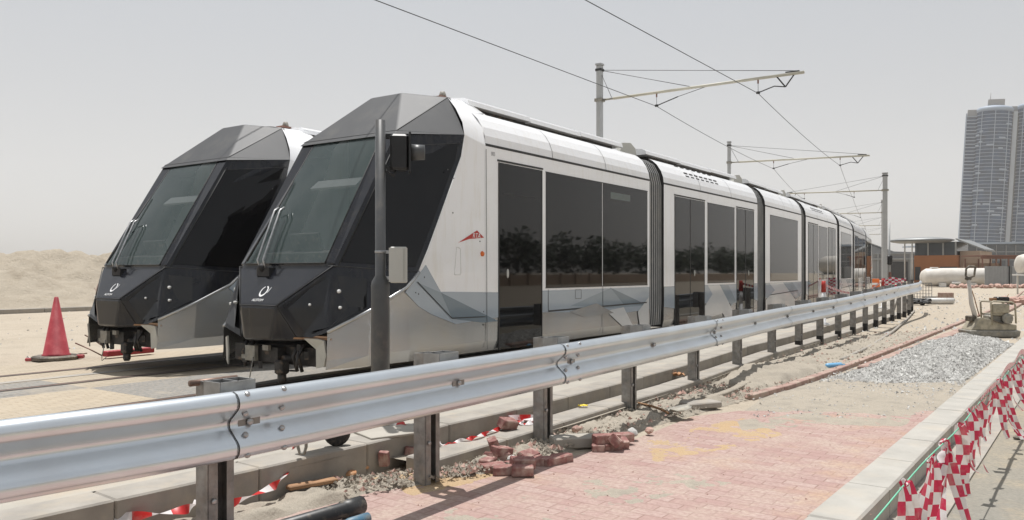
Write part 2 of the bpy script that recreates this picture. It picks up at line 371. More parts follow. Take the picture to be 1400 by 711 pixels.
def off_line(l0, l1, off, step=.6):
    n = max(2, int((l1 - l0) / step)); r = []
    for i in range(n + 1):
        p, d, nn = gat(l0 + (l1 - l0) * i / n); r.append(p.xy + nn * off)
    return r

# ---------------------------------------------------------------- ground, kerbs, path, road
AK = [Vector(p) for p in [(-5.6, 1.0), (-4.2, 2.55), (-2.75, 4.35), (-1.38, 6.08), (-.63, 7.12), (.2, 8.2), (1.34, 9.9), (2.55, 11.78), (4.35, 14.8), (6.45, 17.9), (9.55, 22.9), (11.9, 26.5), (14.2, 30.1), (15.6, 32.8), (25, 52)]]
BK = [Vector(p) for p in [(-.62, 6.32), (-.56, 6.38), (.18, 7.47), (1.22, 9.04), (2.30, 10.6), (3.0, 11.75), (4.72, 14.62), (6.8, 17.7), (8.55, 20.3), (9.95, 22.55), (12.25, 26.2), (14.5, 29.7), (15.9, 32.4), (25.4, 51.8)]]
def perp(P, i):
    d = (P[min(i + 1, len(P) - 1)] - P[max(i - 1, 0)]).normalized(); return Vector((d.y, -d.x))
def strip(name, P, Q, zs, mat, zq=None):
    mb = MB(); n = len(P)
    vs = [(p.x, p.y, zs) for p in P] + [(q.x, q.y, zs if zq is None else zq) for q in Q]
    mb.add(vs, [(i, i + 1, n + i + 1, n + i) for i in range(n - 1)]); return struct(mb.build(name, mat))
def kerb_line(name, P, width, z0, z1, mat, seg=1.0, bev=.012, gap=.008):   # kerb stones laid along P, to the left of it
    # resample
    L = [0.]; 
    for i in range(1, len(P)): L.append(L[-1] + (P[i] - P[i - 1]).length)
    def pt(l):
        for i in range(1, len(L)):
            if L[i] >= l - 1e-6:
                f = (l - L[i - 1]) / (L[i] - L[i - 1]); return P[i - 1].lerp(P[i], f)
        return P[-1]
    mb = MB(); n = int(L[-1] / seg)
    for k in range(n):
        a, b_ = pt(k * seg + gap / 2), pt((k + 1) * seg - gap / 2); d = (b_ - a).normalized(); nn = Vector((d.y, -d.x))
        j = random.uniform(-.004, .004)
        rot = Matrix(((d.x, nn.x, 0), (d.y, nn.y, 0), (0, 0, 1)))
        c = (a + b_) / 2 - nn * (width / 2 + j)
        mb.box((c.x, c.y, (z0 + z1) / 2 + random.uniform(-.003, .003)), ((b_ - a).length, width, z1 - z0), rot, 0, bev)
    return struct(mb.build(name, mat))
far = Vector((600, 1300))
AKx = AK + [Vector((60, 130)), far]
leftfar = [Vector((-1200, p.y - 500)) for p in AKx]
# terrain left of the kerbs (level .19) and right of them (level 0)
strip('ground_track_side', leftfar, AKx, .185, 'sand')
KI = [at(1103, 711).xy + Vector((-3.0, -4.1)) * 1.0, at(1103, 711).xy, at(1215, 614).xy, at(1274, 565).xy, at(1337, 514).xy, Vector((11.2, 18.0)), Vector((19.6, 29.6)), Vector((60, 85)), Vector((900, 1250))]
dK = Vector((sin(R(36.2)), cos(R(36.2)))); nK = Vector((dK.y, -dK.x))
k0 = Vector((1.90, 5.19))
KI = [k0 + dK * l for l in (-8, -4, 0, 4, 9, 14, 24, 100, 1500)]
nA = len(AKx); AKr = AKx
mb = MB(); 
vs = [(p.x, p.y, 0) for p in AKr] + [(p.x, p.y, 0) for p in KI]
# fan strip between the two lines
na, nk = len(AKr), len(KI); i = j = 0; fs = []
while i < na - 1 or j < nk - 1:
    if j == nk - 1 or (i < na - 1 and AKr[i + 1].y < KI[j + 1].y): fs.append((i, i + 1, na + j)); i += 1
    else: fs.append((i, na + j + 1, na + j)); j += 1
mb.add([(x, y, -.012) for x, y, z in vs], fs); struct(mb.build('ground', 'sand'))
KO = [p + nK * .30 for p in KI]
strip('road', KO, [p + nK * 9 for p in KO], -.18, 'asphalt')
strip('verge', [p + nK * 9 for p in KO], [p + nK * 900 for p in KO], -.17, 'sand')
mb = MB()
for a in range(0, 22):
    p = KO[0] + dK * (a * 1.0); q = p + dK * 1.0
    mb.slab([(p.x, p.y, -.17), (q.x, q.y, -.17), ((q + nK * .33).x, (q + nK * .33).y, -.162), ((p + nK * .33).x, (p + nK * .33).y, -.162)], (0, 0, -.03))
struct(mb.build('road_gutter', 'concd'))
a, e = KO[0] + nK * .80, KO[0] + dK * 40 + nK * .80
mb = MB().poly([(a.x, a.y, -.175), (e.x, e.y, -.175), ((e + nK * .12).x, (e + nK * .12).y, -.175), ((a + nK * .12).x, (a + nK * .12).y, -.175)])
struct(mb.build('road_marking', 'yellowline'))
kerb_line('kerb_roadside', [KI[0] + nK * .30, KI[0] + nK * .30 + dK * 60], .30, -.3, .035, 'kerbw', 1.0, .015, .006)
# walkway and kerbs between guardrail and tram track
WKI = [AK[i] - perp(AK, i) * 1.25 for i in range(len(AK))]
kerb_line('kerb_upper', AK, .30, -.1, .24, 'concd', 1.0, .012, .004)
kerb_line('kerb_lower', BK, .30, -.1, .12, 'concd', 1.0, .012, .006)
strip('walkway', WKI, [AK[i] - perp(AK, i) * .29 for i in range(len(AK))], .236, 'conc', .236)
strip('walkway_edge', [p - perp(WKI, i) * .004 for i, p in enumerate(WKI)], WKI, .19, 'conc', .236)
GA = [Vector((-1.0, 6.61))] + AK[4:]
strip('kerb_gap', [GA[i] - perp(GA, i) * .01 for i in range(len(GA))], [GA[i] + perp(GA, i) * (.42 if i else .35) for i in range(len(GA))], .075, 'dirt')
# track bed: object space follows the rails, so the paving pattern does too
def track_obj(name, mb, mat):
    o = mb.build(name, mat); o.location = (N2.x, N2.y, 0); o.rotation_euler = (0, 0, atan2(D2.y, D2.x)); return struct(o)
mb = MB()
heads = [(-14, 34.8), (13.9, 34.8), (18.2, 32.7), (23.9, 31.6), (28.4, 29.3), (34.3, 28.0), (42, 26.0), (75, 22.0)]
CL = []                                   # centre line of the near track in local (x, y)
p = Vector((-14., 0.)); CL.append((p.copy(), 0.))
for i in range(len(heads) - 1):
    a = R(34.8 - heads[i + 1][1] if i else 0); n = 6
    for k in range(n):
        p = p + Vector((cos(a), sin(a))) * ((heads[i + 1][0] - heads[i][0]) / n); CL.append((p.copy(), a))
def cl_off(t, lo=-99, hi=99): return [Vector((q.x + sin(a) * t, q.y - cos(a) * t)) for q, a in CL if lo <= q.x <= hi]
def track_strip(t0, t1, z, mbx, mi=0):
    A, B = cl_off(t0), cl_off(t1); n = len(A)
    mbx.add([(p.x, p.y, z) for p in A] + [(p.x, p.y, z) for p in B], [(i, i + 1, n + i + 1, n + i) for i in range(n - 1)], mi)
track_strip(-5.6, 2.2, .2, mb); track_obj('track_bed', mb, 'track')
mb = MB()
for c in (0, -3.6):
    for g in (-.72, .72):
        track_strip(c + g - .035, c + g + .035, .2065, mb, 0); track_strip(c + g + .037, c + g + .085, .204, mb, 1)
        track_strip(c + g - .09, c + g - .037, .204, mb, 1)
    track_strip(c - .09, c + .09, .205, mb, 2)
track_obj('tram_rails', mb, ['rail', 'groove', 'concd'])
# footpath paving and the uneven strips around it
def fprox(P, w0, w1): return P
dP = Vector((sin(R(36.2)), cos(R(36.2)))); nP = Vector((dP.y, -dP.x))
GN = off_line(0, gpx(930), .10, .5)
mb = MB(); pl = [(p.x, p.y, .003) for p in GN if p.y > 1.0]
# left edge of paving follows rail line; in front of the post it reaches the upper kerb
left = [Vector((-5.3, 1.0)), Vector((-3.8, 2.6)), Vector((-2.35, 4.3)), Vector((-1.05, 5.9)), Vector((-.35, 6.35)), Vector((.55, 7.0)), Vector((1.25, 7.8)), Vector((2.0, 8.9)), at(1010, 562).xy]
right = [k0 + dK * l for l in (-6, -4, -2, 0, 1.4, 2.6, 3.6, 4.4, 5.05)]
mb.add([(p.x, p.y, .003) for p in left] + [(p.x, p.y, .003) for p in right], [(i, i + 1, len(left) + i + 1, len(left) + i) for i in range(len(left) - 1)])
struct(mb.build('footpath', 'paver'))

def fbm(x, y, s, o=4):
    return noise.fractal(Vector((x * s, y * s, .3)), .8, 2.1, o)
def heap(name, P, Q, n, m, hf, mat, sm=True):   # displaced sheet between line P and line Q (n along, m across)
    def samp(L, f):
        k = f * (len(L) - 1); i = min(int(k), len(L) - 2); return L[i].lerp(L[i + 1], k - i)
    vs = []; fs = []
    for i in range(n + 1):
        a, b_ = samp(P, i / n), samp(Q, i / n)
        for j in range(m + 1):
            q = a.lerp(b_, j / m); e = min(1, 5 * min(i / n, 1 - i / n, 1)) ; f = min(1, 6 * min(j / m, 1 - j / m))
            vs.append((q.x, q.y, hf(q.x, q.y, i / n, j / m) * min(e * 3, 1) * f - .01 * (1 - min(e * 3, 1) * f)))
    for i in range(n):
        for j in range(m):
            k = i * (m + 1) + j; fs.append((k, k + 1, k + m + 2, k + m + 1))
    mbx = MB(); mbx.add(vs, fs, 0, sm); return struct(mbx.build(name, mat))
# dirt between lower kerb and paving / edging
P_ = [Vector((-3.0, 4.0)), Vector((-1.38, 6.05)), Vector((-.55, 6.38)), BK[2], BK[3], BK[4], BK[5], BK[6], BK[7], BK[8]]
Q_ = [Vector((-2.55, 3.95)), Vector((-1.0, 5.8)), Vector((-.1, 6.35)), at(760, 622).xy, at(900, 580).xy, at(985, 556).xy, at(1040, 540).xy, at(1165, 500).xy, at(1240, 470).xy, at(1290, 450).xy]
heap('dirt_strip', P_, Q_, 420, 26, lambda x, y, u, v: max(.0, .035 + .05 * fbm(x, y, 1.7) + .045 * fbm(x + 5, y, 6.) + (.11 * math.exp(-((x - 3.6) ** 2 + (y - 12.6) ** 2) / 1.6) if y > 9 else 0)), 'dirt')
heap('sand_apron', [at(1010, 566).xy, at(1050, 538).xy, at(1165, 505).xy], [at(1275, 568).xy, at(1302, 540).xy, at(1340, 512).xy], 90, 60, lambda x, y, u, v: .012 + .02 * fbm(x, y, 1.5) + .012 * fbm(x, y, 9.), 'dirt')
def gh(x, y, u, v):
    c = at(1285, 488).xy; d = Vector((x, y)) - c; a = d.dot(dP); b_ = d.dot(nP)
    return max(0, .04 + .13 * math.exp(-(a / 3.6) ** 2 - (b_ / 1.5) ** 2) + .04 * fbm(x, y, 1.2) + .03 * fbm(x, y, 7))
gP = [at(1120, 522).xy, at(1200, 497).xy, at(1265, 470).xy, at(1310, 455).xy]; gQ = [at(1310, 526).xy, at(1335, 508).xy, at(1362, 487).xy, at(1385, 470).xy]
heap('gravel_bed', gP, gQ, 200, 70, gh, 'gravel')
M['osand'] = sandmat('orange_sand', (.47, .335, .20), (.50, .375, .24), (.45, .36, .26), 2.0, .02)
for nm_, PP, QQ, mt_, off_ in (('sand_drift', [(505, 652), (600, 640), (668, 628)], [(560, 684), (650, 664), (705, 642)], 'osand', .007),
        ('sand_drift', [(865, 603), (950, 580), (1012, 566)], [(885, 640), (1010, 618), (1090, 596)], 'osand', .001),
        ('sand_drift', [(990, 575), (1130, 560), (1268, 562)], [(1000, 592), (1130, 585), (1245, 586)], 'dirt', .004),
        ('sand_drift', [(560, 700), (760, 655), (900, 640)], [(640, 760), (860, 700), (1040, 660)], 'dirt', -.001)):
    heap(nm_, [at(*q).xy for q in PP], [at(*q).xy for q in QQ], 160, 90, (lambda o: lambda x, y, u, v: .003 + o + .011 * fbm(x, y, 1.6) + .006 * fbm(x + 3, y, 7) + .003 * fbm(x, y, 25))(off_), mt_)
# loose stones as one uncountable mass
def scatter(name, n, fpos, r0, r1, mat, label, cat, seed):
    rnd = random.Random(seed); mbx = MB()
    for i in range(n):
        x, y, z = fpos(rnd); r = r0 + (r1 - r0) * rnd.random() ** 3
        t = [Vector((rnd.uniform(-1, 1), rnd.uniform(-1, 1), rnd.uniform(-.6, .8))) for _ in range(4)]
        a = rnd.random() * 6.28
        vs = [Vector((x, y, z)) + r * Vector(q) for q in ((cos(a), sin(a), -.2), (cos(a + 2) , sin(a + 2), -.2 + rnd.uniform(-.2, .3)), (cos(a + 4.1) * rnd.uniform(.6, 1), sin(a + 4.1), -.2), (rnd.uniform(-.5, .5), rnd.uniform(-.5, .5), .7))]
        mbx.add(vs, [(0, 1, 3), (1, 2, 3), (2, 0, 3), (0, 2, 1)])
    o = mbx.build(name, mat); o['kind'] = 'stuff'; o['label'] = label; o['category'] = cat; return o
def gpos(r):
    i = r.random(); j = min(1, max(0, r.gauss(.5, .27))); k = i * 3; q = int(min(k, 2.999)); a = gP[q].lerp(gP[q + 1], k - q); b_ = gQ[q].lerp(gQ[q + 1], k - q); p = a.lerp(b_, j)
    e = min(1, 15 * min(i, 1 - i)) * min(1, 6 * min(j, 1 - j))
    return p.x, p.y, gh(p.x, p.y, 0, 0) * e
scatter('gravel', 26000, gpos, .012, .045, 'stone', 'pale grey crushed gravel heaped on the footpath between the edging and the kerb', 'gravel', 3)
def dpos(r):
    k = r.random() * 8.0 + .9; i = min(int(k), 8); f = k - i; a = P_[i].lerp(P_[i + 1], f); b_ = Q_[i].lerp(Q_[i + 1], f); p = a.lerp(b_, r.random() * 1.05)
    return p.x, p.y, .035 + .03 * r.random()
def gout(r):
    a = at(r.uniform(1130, 1370), r.uniform(462, 540), 0); return a.x, a.y, .012
scatter('stray_gravel', 1800, gout, .008, .03, 'stone', 'stray gravel spilled over the sand around the grey gravel bed', 'gravel', 31)
scatter('rubble_bits', 5200, dpos, .005, .03, 'dirt', 'small dirt clods and chips along the foot of the guardrail posts', 'rubble', 4)
def apos(r):
    y = r.uniform(8.8, 13.5); x = y * r.uniform(.30, .53); return x, y, .01
scatter('rubble_chips', 420, dpos, .018, .05, 'brickp', 'pinkish brick chips strewn among the dirt by the posts', 'rubble', 14)
scatter('path_grit', 1400, apos, .004, .022, 'stone', 'scattered grit on the sandy band where the red paving ends', 'grit', 5)
def ppos(r):
    y = r.uniform(4.6, 9.5); x = y * r.uniform(-.28, .5); return x, y, .006
scatter('paving_crumbs', 500, ppos, .003, .012, 'brickp', 'small crumbs lying on the red block paving', 'grit', 6)
def spos(r):
    y = r.uniform(14, 60); x = y * r.uniform(.42, .66); return x, y, -.005
scatter('sand_stones', 1500, spos, .02, .09, 'stone', 'loose stones on the sand beyond the gravel', 'stones', 8)
def lpos(r):
    t = r.uniform(-22, -6.0); s = r.uniform(-6, 20); p = st(s, t); return p.x, p.y, .19
scatter('track_side_stones', 900, lpos, .01, .06, 'stone', 'loose stones on the sand beyond the tram tracks', 'stones', 9)
# red brick edging and the second concrete edging beside the gravel
E1 = [at(1030, 546).xy, at(1162.5, 503).xy, at(1326.6, 437.5).xy, Vector((26, 42)), Vector((42, 66))]
def smooth_line(P): return [Vector((q.x, q.y)) for q in catmull([Vector((p.x, p.y, 0)) for p in P], 6)]
kerb_line('edging_red', smooth_line(E1), .12, -.1, .055, 'redkerb', .5, .008)
E2 = [at(1184, 508).xy + nP * .12, at(1262, 476).xy + nP * .12, at(1337, 444.).xy + nP * .12, Vector((26.3, 41.3)), Vector((42.3, 65.3))]
kerb_line('edging_grey', smooth_line(E2), .26, -.1, .09, 'redkerb', .9, .02)

# sand bank behind the tracks at the left
mb = MB(); vs = []; fs = []; n, m = 420, 90
for i in range(n + 1):
    for j in range(m + 1):
        s = -45 + 110 * i / n; t = -24 - 26 * j / m; v = j / m
        p = st(s, t); hh = 2.05 * (1 - math.exp(-(v * 5.0) ** 1.3)) + .0
        hh += .55 * fbm(p.x, p.y, .16, 3) * min(1, v * 4) + .34 * fbm(p.x, p.y, .6, 5) * min(1, v * 9) - .30 * abs(fbm(p.x + 9, p.y, 1.3, 4)) * min(1, v * 14) + .10
        hh *= 1 - .8 * max(0, v - .7) / .3
        vs.append((p.x, p.y, .17 + max(0, hh)))
for i in range(n):
    for j in range(m): k = i * (m + 1) + j; fs.append((k, k + 1, k + m + 2, k + m + 1))
mb.add(vs, fs, 0, True); struct(mb.build('sand_bank', 'bank'))
a, e = st(-40, -22), st(40, -22)
kerb_line('kerb_far_left', [a.xy, e.xy], .3, .1, .34, 'concd', 2.0)

# ---------------------------------------------------------------- guardrail
gr = empty('guardrail', (G[3].x, G[3].y, 0), 0, 'galvanised steel double-wave guardrail on posts, curving along the paved path', 'guardrail')
def gchild(name, mb, mats, **k):
    o = mb.build(name, mats, gr, **k); o.location = (-G[3].x, -G[3].y, 0); return o
prof = [(.010, .345), (.022, .357), (.045, .362), (.078, .350), (.097, .325), (.102, .300), (.098, .280), (.084, .262), (.024, .210), (.013, .196), (.010, .18), (.013, .164), (.024, .150), (.084, .098), (.098, .080), (.102, .060), (.097, .035), (.078, .010), (.045, -.002), (.022, .003), (.010, .015)]
jl = [gpx(310), gpx(760), gpx(970), gpx(1075), gpx(1138), gpx(1176), gpx(1203), gpx(1224), gpx(1240)]
joints = [0, jl[0] - 3.9 if jl[0] > 4.2 else .01] + jl + [GL[-1] - .4]
joints = [j for i, j in enumerate(joints) if i == 0 or j > joints[i - 1] + .5]
for a, b_ in zip(joints[:-1], joints[1:]):
    n = max(6, int((b_ - a + .02) / .3)); rings = []
    for i in range(n + 1):
        l = a + (b_ + .03 - a) * i / n; p, d, nn = gat(l); o = .005 * (1 - i / n)
        rings.append([Vector((p.x + nn.x * (q + o), p.y + nn.y * (q + o), p.z - .36 + z)) for q, z in prof])
    sec = MB().loft(rings, 0, False, False, True)
    o = gchild('rail_section', sec, 'galv', fix=False)
    # dark lip at the overlap
    p, d, nn = gat(a); ring = []
    lip = MB()
    for da in (-.006, .0):
        ring.append([Vector((p.x + d.x * da + nn.x * (q + .0075), p.y + d.y * da + nn.y * (q + .0075), p.z - .36 + z)) for q, z in prof])
    lip.loft(ring, 0, False, False, True); gchild('rail_lap', lip, 'seam', fix=False)
    if a > 1 and a < gpx(1000):
        for da in (.06, .30):
            for (q, z) in ((.075, .345), (.060, .235), (.060, .125), (.080, .015)):
                pp, dd, nn2 = gat(a + da); c = Vector((pp.x + nn2.x * (q + .010), pp.y + nn2.y * (q + .010), pp.z - .36 + z))
                ax = Vector((nn2.x, nn2.y, .9 if z > .3 else (-.9 if z < .1 else (.75 if z < .2 else -.75)))) 
                if z < .2 and z > .1: ax = Vector((nn2.x, nn2.y, .8))
                if z > .2 and z < .3: ax = Vector((nn2.x, nn2.y, -.8))
                gchild('bolt', MB().lathe(c, [(.016, -.01), (.017, .003), (.012, .009), (.0, .010)], 10, 0, ax), 'bolt')
posts_px = [294, 583, 742, 860, 948, 1008, 1055, 1092, 1121, 1146, 1166, 1183, 1197.5, 1209, 1220, 1229, 1236.5, 1243, 1248, 1252, 1256]
pls = [gpx(px, -.27) for px in posts_px]
pls = [pls[0] - 3.6, pls[0] - 1.85] + pls
for i, l in enumerate(pls):
    if l < .05: continue
    p, d, nn = gat(l); rot = Matrix(((d.x, nn.x, 0), (d.y, nn.y, 0), (0, 0, 1)))
    top = p.z + .03; zb = .20 if posts_px[max(i - 2, 0)] >= 1085 else -.2
    c0 = p.xy - nn * .27; mb = MB()
    def pb(dx, dy, sx, sy, z0, z1, mi):
        q = c0 + d * dx + nn * dy; mb.box((q.x, q.y, (z0 + z1) / 2), (sx, sy, z1 - z0), rot, mi)
    for (z0, z1, mi) in (((-.2, zb, 1), (zb, top, 0)) if zb > 0 else ((-.2, top, 0),)):
        pb(0, -.052, .17, .010, z0, z1, mi); pb(-.08, .003, .010, .10, z0, z1, mi); pb(.08, .003, .010, .10, z0, z1, mi)
        pb(-.05, .055, .055, .008, z0, z1, mi); pb(.058, .055, .045, .008, z0, z1, mi)
    po = gchild('post', mb, ['post', 'bitumen'])
    if i >= 2 and i < 14:
        q = c0 - d * .05 + nn * .062; gb = MB().lathe((q.x, q.y, .32), [(.016, 0), (.016, .012), (.008, .014)], 8, 0, (nn.x, nn.y, 0)); gchild('bolt', gb, 'bolt')
    if l < gpx(1225):
        mb = MB()     # folded spacer block between post and rail
        for (dx, dy, sx, sy) in ((-.11, .14, .008, .15), (.11, .14, .008, .15), (0, .066, .22, .008), (0, .213, .22, .008), (0, .14, .008, .15)):
            q = c0 + d * dx + nn * dy; mb.box((q.x, q.y, p.z - .16), (sx, sy, .40), rot)
        gchild('spacer_block', mb, 'postl')
        mb = MB(); q = p.xy + nn * .014 + d * .02
        mb.box((q.x, q.y, p.z - .18), (.14, .008, .055), rot); q2 = q + nn * .004 
        gchild('washer_plate', mb, 'post')
        mb = MB().lathe((q2.x, q2.y, p.z - .18), [(.02, 0), (.021, .012), (.012, .018)], 8, 0, (nn.x, nn.y, 0)); gchild('bolt', mb, 'bolt')
mb = MB(); p, d, nn = gat(gpx(262) ); q = p.xy - nn * .30
p1, d1, n1_ = gat(gpx(294, -.27)); q = p1.xy - n1_ * .3 - d1 * .14
mb.tube([(q.x, q.y, p1.z + .02), (q.x + d1.x * .3, q.y + d1.y * .3, p1.z + .02)], .018, 8); gchild('sleeve_pipe', mb, 'rail')

# ---------------------------------------------------------------- tram (local x = back along the tram, y = -t, z above base)
W = 1.2
prof_side = [(1.165, .17), (1.195, .30), (1.20, .60), (1.20, .93), (1.20, 2.0), (1.20, 2.85), (1.185, 2.98), (1.14, 3.10), (1.06, 3.22), (.97, 3.30), (.90, 3.34)]
def V(s, t, z): return Vector((s, -t, z))
def make_section(parent, L, name, doors, windows, vents=False, s0=0., front=0., cab=False):
    e = bpy.data.objects.new(name, None)
    # body shell: both sides + roof deck
    mb = MB(); n = 14 if L > 3 else 8
    def mat_of(z): return 1 if z < .9 else 0
    for sg in (1, -1):
        for k in range(len(prof_side) - 1):
            (t0, z0), (t1, z1) = prof_side[k], prof_side[k + 1]
            fs = MB()
            mb.add([V(front, sg * t0, z0), V(L, sg * t0, z0), V(L, sg * t1, z1), V(front, sg * t1, z1)], [(0, 1, 2, 3)], mat_of((z0 + z1) / 2), z0 >= 2.8)
        mb.add([V(front, sg * .90, 3.34), V(L, sg * .90, 3.34), V(L, sg * .88, 3.20), V(front, sg * .88, 3.20)], [(0, 1, 2, 3)], 0)
    mb.add([V(front, .88, 3.20), V(L, .88, 3.20), V(L, -.88, 3.20), V(front, -.88, 3.20)], [(0, 1, 2, 3)], 2)
    mb.add([V(front, 1.165, .17), V(L, 1.165, .17), V(L, -1.165, .17), V(front, -1.165, .17)], [(0, 1, 2, 3)], 2)
    for s in ((L,) if cab else (front, L)):
        ring = [V(s, t, z) for t, z in prof_side] + [V(s, .88, 3.20), V(s, -.88, 3.20)] + [V(s, -t, z) for t, z in reversed(prof_side)]
        mb.add(ring, [tuple(range(len(ring)))], 2)
    body = mb.build(name, ['white', 'silver', 'seam'], parent)
    def ch(nm, m_, mats, **k): return m_.build(nm, mats, body, **k)
    # roof equipment box and cover
    mb = MB(); a0, a1 = front + .55, L - .35
    ring0 = [(.64, 3.2), (.62, 3.475), (-.62, 3.475), (-.64, 3.2)]
    mb.loft([[V(a0, t, z) for t, z in ring0], [V(a1, t, z) for t, z in ring0]], 0, True, True)
    k = 0
    while a0 + .3 + k * .55 < a1 - .2:
        for sg in (1, -1): mb.box(V(a0 + .35 + k * .55, sg * .65, 3.33), (.26, .04, .15), None, 1)
        k += 1
    ch('roof_equipment', mb, ['under', 'machineg'])
    nseg = max(1, round((L - front) / 1.9)); mb = MB()
    cov = [(.69, 3.475), (.72, 3.48), (.70, 3.55), (.63, 3.585), (.4, 3.61), (0, 3.615), (-.4, 3.61), (-.63, 3.585), (-.70, 3.55), (-.72, 3.48), (-.69, 3.475)]
    for q in range(nseg):
        s0_, s1_ = front + .25 + (L - front - .35) * q / nseg + .006, front + .25 + (L - front - .35) * (q + 1) / nseg - .006
        dz = .0 if q % 2 == 0 else -.012
        mb.loft([[V(s_, t, z + dz) for t, z in cov] for s_ in (s0_, s1_)], 0, True, True, False)
    ch('roof_cover', mb, 'white')
    # gutter stripe + vertical panel seams on the roof side panels
    mb = MB()
    for sg in (1, -1):
        mb.box(V((max(front, 2.64) if cab else front) / 2 + L / 2, sg * 1.2, 2.86), (L - (max(front, 2.64) if cab else front), .008, .032))
        ns = 2 if L > 4.6 else 1
        for q in range(ns):
            s_ = front + (L - front) * (q + 1) / (ns + 1)
            for k in range(5, len(prof_side) - 1):
                (t0, z0), (t1, z1) = prof_side[k], prof_side[k + 1]; o_ = .0015
                mb.poly([V(s_ - .005, sg * (t0 + o_), z0 + o_), V(s_ + .005, sg * (t0 + o_), z0 + o_), V(s_ + .005, sg * (t1 + o_), z1 + o_), V(s_ - .005, sg * (t1 + o_), z1 + o_)])
    ch('seam_line', mb, 'seam', fix=False)
    for sg in (1, -1):
        for (a, b_, dbl) in doors:
            mb = MB(); w = b_ - a
            mb.box(V((a + b_) / 2, sg * 1.2, (.17 + 2.66) / 2), (w, .012, 2.49), None, 0)
            mb.box(V((a + b_) / 2, sg * 1.2, 2.685), (w + .06, .016, .025), None, 1)
            for x_ in (a, b_): mb.box(V(x_, sg * 1.2, 1.41), (.018, .018, 2.5), None, 1)
            if dbl: mb.box(V((a + b_) / 2, sg * 1.2, 1.41), (.022, .019, 2.48), None, 1)
            mb.box(V((a + b_) / 2, sg * 1.2, 2.25), (w * .8, .0145, .012), None, 1) if not dbl else None
            ch('door', mb, ['glass', 'seam'])
            mb = MB(); cx = a + .2 if not dbl else (a + b_) / 2 + .22
            mb.lathe(V(cx, sg * 1.205, 1.18), [(.030, 0), (.030, .006), (.022, .010)], 12, 0, (0, -sg, 0))
            for i_, v_ in enumerate(mb.v): mb.v[i_] = (cx + (v_[0] - cx) * .9, v_[1], 1.18 + (v_[2] - 1.18) * 2.1)
            ch('door_button', mb, 'boxgrey')
        for (a, b_) in windows:
            mb = MB(); mb.box(V((a + b_) / 2, sg * 1.2, (.976 + 2.645) / 2), (b_ - a, .012, 1.669), None, 0)
            for z_ in (.97, 2.652): mb.box(V((a + b_) / 2, sg * 1.2, z_), (b_ - a + .02, .014, .012), None, 1)
            ch('window', mb, ['glass', 'seam'])
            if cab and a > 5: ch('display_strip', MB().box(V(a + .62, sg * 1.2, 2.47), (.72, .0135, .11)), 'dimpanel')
    if vents:
        for sg in (1, -1):
            mb = MB()
            for i_ in range(7):
                for (t_, z_) in ((1.125, 3.12), (1.085, 3.185)):
                    mb.box(V(1.3 + i_ * .27, sg * t_, z_), (.17, .012, .028), Matrix.Rotation(sg * -.55, 3, 'X'))
                mb.box(V(1.15 + i_ * .3, sg * .945, 3.322), (.17, .03, .01), Matrix.Rotation(sg * -1.05, 3, 'X'))
            ch('roof_vent', mb, 'seam')
    return body
def livery(body, polys, sg=1, lines=()):
    mb = MB(); key = ['blue_l', 'blue_m', 'blue_d', 'pale', 'seam', 'silver']
    for k, (mat_, pts) in enumerate(polys):
        o_ = 1.2025 + .0011 * k
        mb.slab([V(s, sg * o_, z) for s, z in pts], V(0, sg * .0008, 0), key.index(mat_))
    for (p0, p1, w_) in lines:
        a_ = Vector((p0[0], p0[1])); b_ = Vector((p1[0], p1[1])); n_ = (b_ - a_).orthogonal().normalized() * w_ / 2
        mb.slab([V(q.x, sg * 1.2105, q.y) for q in (a_ + n_, b_ + n_, b_ - n_, a_ - n_)], V(0, sg * .001, 0), 4)
    return mb.build('livery_film', [k for k in key], body)

tram = empty('tram', (N2.x, N2.y, .4), atan2(D2.y, D2.x), 'near white and silver tram with black angular cab and red logo on its side', 'tram', 'trams parked side by side')
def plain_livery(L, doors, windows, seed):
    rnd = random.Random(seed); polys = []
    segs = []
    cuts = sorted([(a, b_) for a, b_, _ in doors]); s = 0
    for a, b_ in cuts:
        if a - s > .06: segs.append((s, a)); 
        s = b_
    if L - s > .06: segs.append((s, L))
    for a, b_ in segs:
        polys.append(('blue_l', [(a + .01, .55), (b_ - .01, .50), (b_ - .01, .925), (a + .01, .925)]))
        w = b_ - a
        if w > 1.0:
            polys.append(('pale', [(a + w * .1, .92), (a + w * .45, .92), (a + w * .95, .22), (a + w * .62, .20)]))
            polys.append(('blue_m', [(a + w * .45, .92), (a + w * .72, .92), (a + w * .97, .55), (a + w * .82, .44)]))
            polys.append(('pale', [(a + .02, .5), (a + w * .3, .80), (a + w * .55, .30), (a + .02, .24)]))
    return polys
